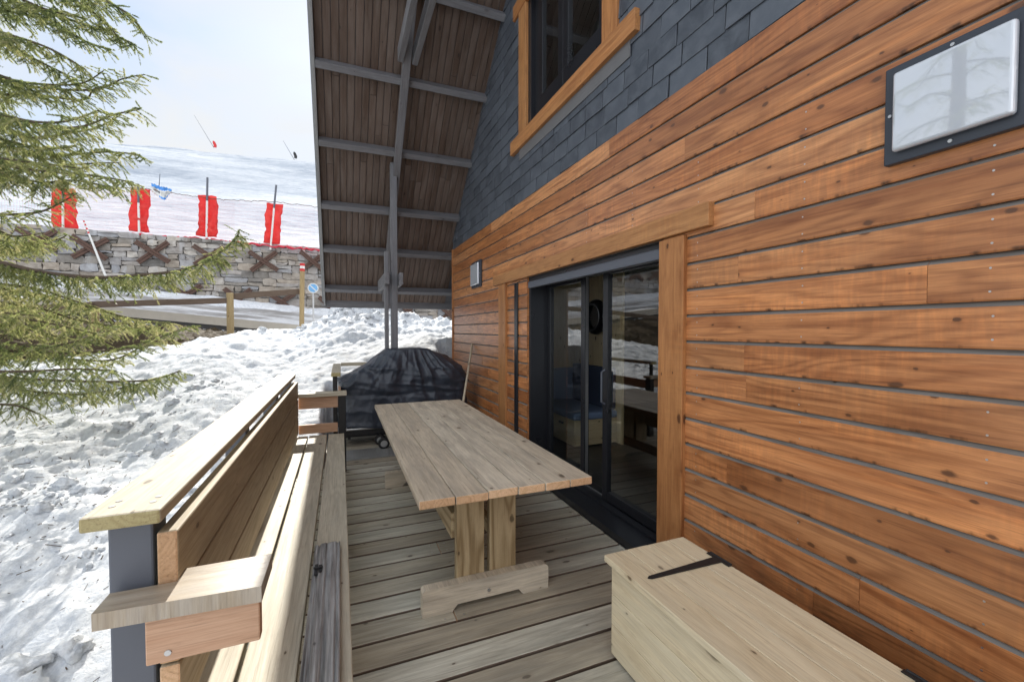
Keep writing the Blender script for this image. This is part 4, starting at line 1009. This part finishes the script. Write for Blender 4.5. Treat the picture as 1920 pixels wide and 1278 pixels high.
# torn banner
def banner():
    d = 15.75; nx_, nz_ = 22, 14; V = []
    for side in (0, 1):
        for j in range(nz_):
            for i in range(nx_):
                u, q = i/(nx_-1), j/(nz_-1)
                px = 284+38*u+ (1-q)*4*math.sin(u*5); py = 344+11*u+(1-q)*(15+12*math.sin(u*PI)-6*u)
                p = at(px, py, d); V.append((p.x, p.y+side*.03+.09*vnoise(np.array([u*6.]), np.array([q*5.]), None, 6)[0], p.z+.02*math.sin(i*2+j)))
    F = np.vstack([grid_faces(nz_, nx_), grid_faces(nz_, nx_)[:, ::-1]+nz_*nx_])
    mi = []
    for side in (0, 1):
        for j in range(nz_-1):
            for i in range(nx_-1): mi.append(0 if j > 8 or (j < 2 and i > 5) else (2 if (j in (5, 6) and 3 < i < 7) else 1))
    tag(np_mesh('banner', V, F, [mBlueP, mWhiteP, mAnth], None, True, None, mi), 'torn blue and white banner crumpled on the fence wire', 'banner')
banner()
# snow lances on the hill
def lance(pb, pt, d, rb, rt, base, label):
    b, t_ = at(*pb, d), at(*pt, d-1); t = thing('snow_lance', label, 'snow lance', b, 'snow lances standing on the piste')
    m = MB(); m.cyl(b-Vector((0, 0, .4)), t_, rb, rt, n=6); m.build('lance_pole', mAnth, t)
    if base:
        s = MB(); c = at(pb[0]+2, pb[1]-1, d); k = d/FPX
        s.tube([c+Vector((0, 0, -1.5*k)), c+Vector((.5*k, 0, 2*k)), c+Vector((-1.5*k, 0, 7*k)), c+Vector((-2.5*k, 0, 9.5*k))], [2.6*k, 2.6*k, 2.4*k, 1.0*k], n=8); s.build('lance_base', mRedP if base == 1 else mBlackM, t)
lance((401, 275.5), (364, 216), 221, .13, .05, 1, 'slanting snow lance with red padded base on the far ridge')
lance((552, 296), (531, 264), 80, .05, .025, 2, 'slanting snow lance with small dark base by the roof edge')
lance((298, 342), (300, 326), 40, .035, .025, 0, 'short dark marker stake above the torn banner')

# roadside posts
def rail_between(name, a, b, h, t_, mat, parent):
    m = MB(); d = b-a; m.box((0, -t_/2, -h), (d.length, t_/2, 0), along=0); M4 = d.to_track_quat('X', 'Z').to_matrix().to_4x4(); M4.translation = a
    m.v = [tuple(M4 @ Vector(q)) for q in m.v]; return m.build(name, mat, parent, .008)
RF = thing('road_fence', 'low timber post and rail fence along the road above the snow bank', 'fence', (-6, 13.5, 1.4))
def fpost(pt, pb, d, r):
    t_, b = at(*pt, d), at(*pb, d); m = MB(); m.cyl((t_.x, t_.y, b.z-.6), t_, r, n=14); return m.build('post', mFence, RF, .006)
fpost((431, 549), (430, 626), 11.5, .085); fpost((178, 575), (180, 656), 10.3, .078); fpost((-80, 600), (-80, 690), 9.2, .07)
rail_between('rail', at(436, 550, 11.55), at(561, 541, 12.35), .16, .05, mRail, RF)
rail_between('rail', at(170, 565, 10.3), at(426, 558, 11.45), .15, .05, mRail, RF)
rail_between('rail', at(-90, 580, 9.2), at(172, 566, 10.25), .15, .05, mRail, RF)
MP = thing('marker_post', 'tall thin timber post with red and white top beside the road', 'post', at(565, 612, 12.3))
b, t_ = at(565, 620, 12.3), at(567, 494, 12.3); mid = b.lerp(t_, .885)
m = MB(); m.cyl((b.x, b.y, b.z-.4), mid, .065, n=14); m.build('post', mFence, MP)
m = MB()
for k, mi2 in ((0, 1), (1, 0), (2, 1)): m.cyl(mid.lerp(t_, k/3), mid.lerp(t_, (k+1)/3), .066, n=14, mi=mi2)
m.build('painted_top', [mWhiteP, mRedP], MP)
# snow pole with red bands
SP = thing('snow_pole', 'leaning white snow pole with red bands in front of the stone wall', 'pole', at(196, 510, 13.2))
b, t_ = at(205, 535, 13.2), at(157, 414, 13.2); m = MB()
cuts = [0, .80, .83, .86, .89, .92, .95, .975, 1]
for k in range(len(cuts)-1): m.cyl(b.lerp(t_, cuts[k]), b.lerp(t_, cuts[k+1]), .034-.012*cuts[k], .034-.012*cuts[k+1], n=10, mi=k % 2)
m.build('pole', [mWhiteP, mRedP], SP)
# round no-waiting sign
SG = thing('road_sign', 'small round faded blue sign with white border beside the roof edge', 'sign', at(587, 540, 14.0))
c = at(587, 540, 14.0); nrm = (CAM-c); nrm.z = 0; nrm.normalize(); rgt = Vector((-nrm.y, nrm.x, 0)); R_s = 9.3*14/FPX
m = MB(); m.cyl(c-nrm*.02, c, R_s, n=40, mi=1); m.cyl(c, c+nrm*.004, R_s*.82, n=40, mi=0)
dvec = (rgt*-.707+Vector((0, 0, .707))); wv = (rgt*.707+Vector((0, 0, .707)))
P = [c+nrm*o+dvec*s1*R_s*.8+wv*s2*R_s*.09 for o in (.0045, .008) for s1, s2 in ((-1, -1), (1, -1), (1, 1), (-1, 1))]
m.add(P, [(4, 5, 6, 7), (0, 3, 2, 1), (0, 1, 5, 4), (1, 2, 6, 5), (2, 3, 7, 6), (3, 0, 4, 7)], 1); m.build('sign_plate', [plain('faded_blue', (.18, .42, .72), .5), mWhiteP], SG)
m = MB(); m.cyl((c.x, c.y+.04, 1.0), (c.x, c.y+.04, c.z+.1), .025, n=10); m.build('sign_post', mSteel, SG)

# ================================================================ SPRUCE
def spruce():
    TR = thing('spruce', 'large spruce with drooping yellow green boughs at the left edge', 'tree', (-7.45, 7.8, .3))
    trunk = MB(); base = Vector((-7.45, 7.8, .2))
    pts = [base+Vector((.03*math.sin(k), .03*math.cos(k*1.3), k*.9)) for k in range(17)]
    trunk.tube(pts, [.23*(1-k/17.5)+.012 for k in range(17)], n=14)
    segA = []; segB = []; segR = []; tone = []        # needle-clad twigs
    def twig(a, b, r, tn): segA.append(a); segB.append(b); segR.append(r); tone.append(tn)
    def bough(pts, spread=.55, hang=.45, dens=1.0, rbase=.02, side=1.0, tn0=.45):
        pts = [Vector(p) for p in pts]
        # resample smoothly
        n = len(pts); fine = []
        for i in range(n-1):
            p0, p1, p2, p3 = pts[max(i-1, 0)], pts[i], pts[i+1], pts[min(i+2, n-1)]
            for k in range(8):
                t = k/8; fine.append(.5*((2*p1)+(p2-p0)*t+(2*p0-5*p1+4*p2-p3)*t*t+(3*p1-p0-3*p2+p3)*t**3))
        fine.append(pts[-1]); Ltot = sum((b-a).length for a, b in zip(fine, fine[1:]))
        m = len(fine); trunk.tube(fine, [rbase*(1-i/m)+.004 for i in range(m)], n=6)
        run = 0; nxt = .12; sgn = 1
        for i in range(m-1):
            a, b = fine[i], fine[i+1]; d = (b-a); ln = d.length; d.normalize()
            t = run/Ltot
            twig(a, b, .026, tn0+random.uniform(-.15, .15))
            s0 = run
            while nxt < run+ln:
                p = a.lerp(b, (nxt-s0)/ln); tt = nxt/Ltot
                latv = d.cross(Vector((0, 0, 1))).normalized()*sgn; sgn = -sgn
                L1 = (spread*(1-tt)**.7+.10)*random.uniform(.55, 1.15)*min(1, .35+tt*2.5)
                dirv = (d*random.uniform(.5, .9)+latv*random.uniform(.35, 1.0)*side+Vector((0, 0, random.uniform(-.55, .12)))).normalized()
                q = p; nseg = max(2, int(L1/.09)); cur = dirv.copy()
                bt_ = tn0+random.uniform(-.2, .3)
                for sgi in range(nseg):
                    cur = (cur+Vector((0, 0, -hang*.22))+Vector((random.uniform(-.1, .1), random.uniform(-.1, .1), random.uniform(-.06, .08)))).normalized()
                    q2 = q+cur*(L1/nseg); twig(q, q2, .022, bt_+random.uniform(-.1, .15)+.15*sgi/nseg)
                    for w in range(2 if random.random() < .5*dens else 1):
                        sd_ = cur.cross(Vector((random.uniform(-.4, .4), random.uniform(-.4, .4), 1))).normalized()*(1 if w == 0 else -1)
                        td = (cur*random.uniform(.5, 1.0)+sd_*random.uniform(.5, .9)+Vector((0, 0, -random.uniform(.1, hang+.35)))).normalized()
                        tl = random.uniform(.05, .15)*(1.25-.5*sgi/nseg); pp = q.lerp(q2, random.random()); e = pp+td*tl
                        twig(pp, e, .019, bt_+random.uniform(-.1, .35))
                        if random.random() < .35: twig(pp.lerp(e, .6), pp.lerp(e, .6)+(td+sd_*.7+Vector((0, 0, -.25))).normalized()*tl*.6, .016, bt_+random.uniform(0, .35))
                    q = q2
                nxt += random.uniform(.032, .060)/dens
            run += ln
    def B_(pxs, solo=False, **k):   # bough given by its run of (x, y, distance)
        for c in range(3):
            q2 = pxs if c == 0 else [(x-random.uniform(5, 60)*(i/len(pxs))-12*c, y+random.uniform(-9, 9)+(0, 16, -17, 34)[c], d+(0, .35, -.3, .65)[c]) for i, (x, y, d) in enumerate(pxs[:len(pxs)-(1 if c > 1 else 0)])]
            if c and solo: break
            b0 = Vector((-7.45, 7.8, at(*q2[0]).z+.15)); bough([b0]+[at(*q) for q in q2], **k)
    B_([(-120, -140, 5.2), (40, -60, 4.7), (150, -20, 4.5), (238, 25, 4.4), (268, 62, 4.4)], spread=.6, hang=.55, tn0=.35)
    B_([(-120, -60, 5.4), (20, 0, 5.1), (110, 30, 5.0), (200, 60, 4.95), (255, 85, 4.9)], spread=.55, hang=.4, tn0=.35)
    B_([(-120, 20, 5.0), (0, 60, 4.7), (90, 90, 4.6), (160, 130, 4.6)], spread=.55, hang=.6)
    B_([(-140, 120, 5.5), (0, 150, 5.3), (80, 165, 5.2), (180, 168, 5.2), (230, 148, 5.2), (271, 140, 5.2)], spread=.55, hang=.5)
    B_([(-120, 190, 4.9), (0, 215, 4.6), (80, 236, 4.5), (150, 238, 4.45), (215, 215, 4.4), (262, 205, 4.4)], spread=.55, hang=.65)
    B_([(-120, 250, 5.4), (10, 275, 5.2), (110, 290, 5.1), (200, 285, 5.0), (262, 290, 5.0)], spread=.55, hang=.6, tn0=.5)
    B_([(-120, 290, 5.0), (0, 310, 4.8), (90, 322, 4.7), (180, 330, 4.65), (250, 342, 4.6)], spread=.55, hang=.55, tn0=.5)
    B_([(-120, 395, 5.2), (0, 402, 5.0), (70, 398, 4.9), (110, 382, 4.85), (145, 362, 4.85)], spread=.42, hang=.5, dens=.8, solo=True)
    B_([(-120, 440, 5.6), (0, 452, 5.4), (60, 455, 5.3), (110, 448, 5.3), (125, 440, 5.3)], spread=.5, hang=.5, tn0=.55)
    B_([(-120, 470, 5.0), (0, 492, 4.8), (80, 510, 4.7), (180, 520, 4.65), (270, 515, 4.6), (345, 505, 4.55), (400, 480, 4.5), (430, 458, 4.5), (449, 436, 4.5)], spread=.42, hang=.95, dens=1.9, rbase=.026, side=.7, tn0=.45, solo=True)
    B_([(-120, 520, 5.5), (0, 540, 5.3), (90, 555, 5.2), (180, 580, 5.1), (260, 600, 5.05), (320, 606, 5.0)], spread=.5, hang=.55, tn0=.6)
    B_([(-120, 560, 5.0), (0, 590, 4.8), (90, 605, 4.75), (180, 625, 4.7)], spread=.45, hang=.45, tn0=.6)
    B_([(-120, 650, 5.4), (20, 658, 5.2), (120, 662, 5.1), (220, 655, 5.0), (300, 632, 5.0), (352, 612, 5.0)], spread=.36, hang=.45, dens=.9)
    B_([(-120, 680, 4.8), (0, 705, 4.6), (90, 712, 4.5), (190, 715, 4.45), (280, 712, 4.4), (338, 695, 4.4)], spread=.42, hang=.75, dens=1.1)
    B_([(-120, 740, 4.6), (-40, 755, 4.4), (30, 760, 4.3), (70, 775, 4.25)], spread=.25, hang=.7, dens=.8, solo=True)
    # the boughs round the rest of the trunk
    for k in range(74):
        z = 1.2+k*.185; a = k*2.399+.4; rl = max(.5, 4.0*(1-z/15.5))*random.uniform(.8, 1.05)
        d = Vector((math.cos(a), math.sin(a), 0))
        if d.x > .25 and z < 7: continue            # the camera side is built above
        b0 = Vector((-7.45, 7.8, z)); bough([b0, b0+d*rl*.4+Vector((0, 0, .05)), b0+d*rl*.75+Vector((0, 0, -.25)), b0+d*rl+Vector((0, 0, -.15))], spread=.6, hang=.5, dens=.5)
    trunk.build('trunk', mBark, TR)
    A = np.array([p[:] for p in segA]); B2 = np.array([p[:] for p in segB]); Rr = np.array(segR); TN = np.array(tone)
    D = B2-A; Ln = np.linalg.norm(D, axis=1); D = D/Ln[:, None]
    cnt = np.maximum(12, (Ln*640).astype(int)); idx = np.repeat(np.arange(len(A)), cnt); n = len(idx)
    t = RNG.random(n); c = A[idx]+(B2-A)[idx]*t[:, None]; d = D[idx]
    ref = np.where(np.abs(d[:, 2:3]) < .9, np.array([[0, 0, 1.]]), np.array([[1., 0, 0]])); u = np.cross(d, ref); u /= np.linalg.norm(u, axis=1)[:, None]; w = np.cross(d, u)
    ph = RNG.random(n)*2*PI; rad = u*np.cos(ph)[:, None]+w*np.sin(ph)[:, None]
    nd = rad*.75+d*RNG.uniform(.35, .8, n)[:, None]; nd /= np.linalg.norm(nd, axis=1)[:, None]
    ln = Rr[idx]*RNG.uniform(.65, 1.05, n); s = np.cross(nd, d); s /= np.linalg.norm(s, axis=1)[:, None]+1e-6
    wd = .0027
    V = np.stack([c-s*wd, c+s*wd, c+nd*ln[:, None]], 1).reshape(-1, 3); F = np.arange(n*3).reshape(n, 3)
    tn = np.clip(np.repeat(TN[idx]+RNG.normal(0, .08, n), 3), 0, 1)
    print('needles', n, 'twigs', len(A))
    np_mesh('crown', V, F, [mNeedle], TR, False, {'tone': tn})
spruce()
sp0 = bpy.data.objects['spruce']; r2_ = sp0.copy(); COL.objects.link(r2_); r2_.location = (-7.2, 3.7, -.3); r2_.rotation_euler = (0, 0, 3.0); r2_.scale = (.7, .7, .7)
r2_['label'] = 'second spruce further left beyond the frame, mirrored in the white wall light'
for ch in list(sp0.children):
    c2_ = ch.copy(); COL.objects.link(c2_); c2_.parent = r2_; c2_.matrix_parent_inverse = ch.matrix_parent_inverse.copy()
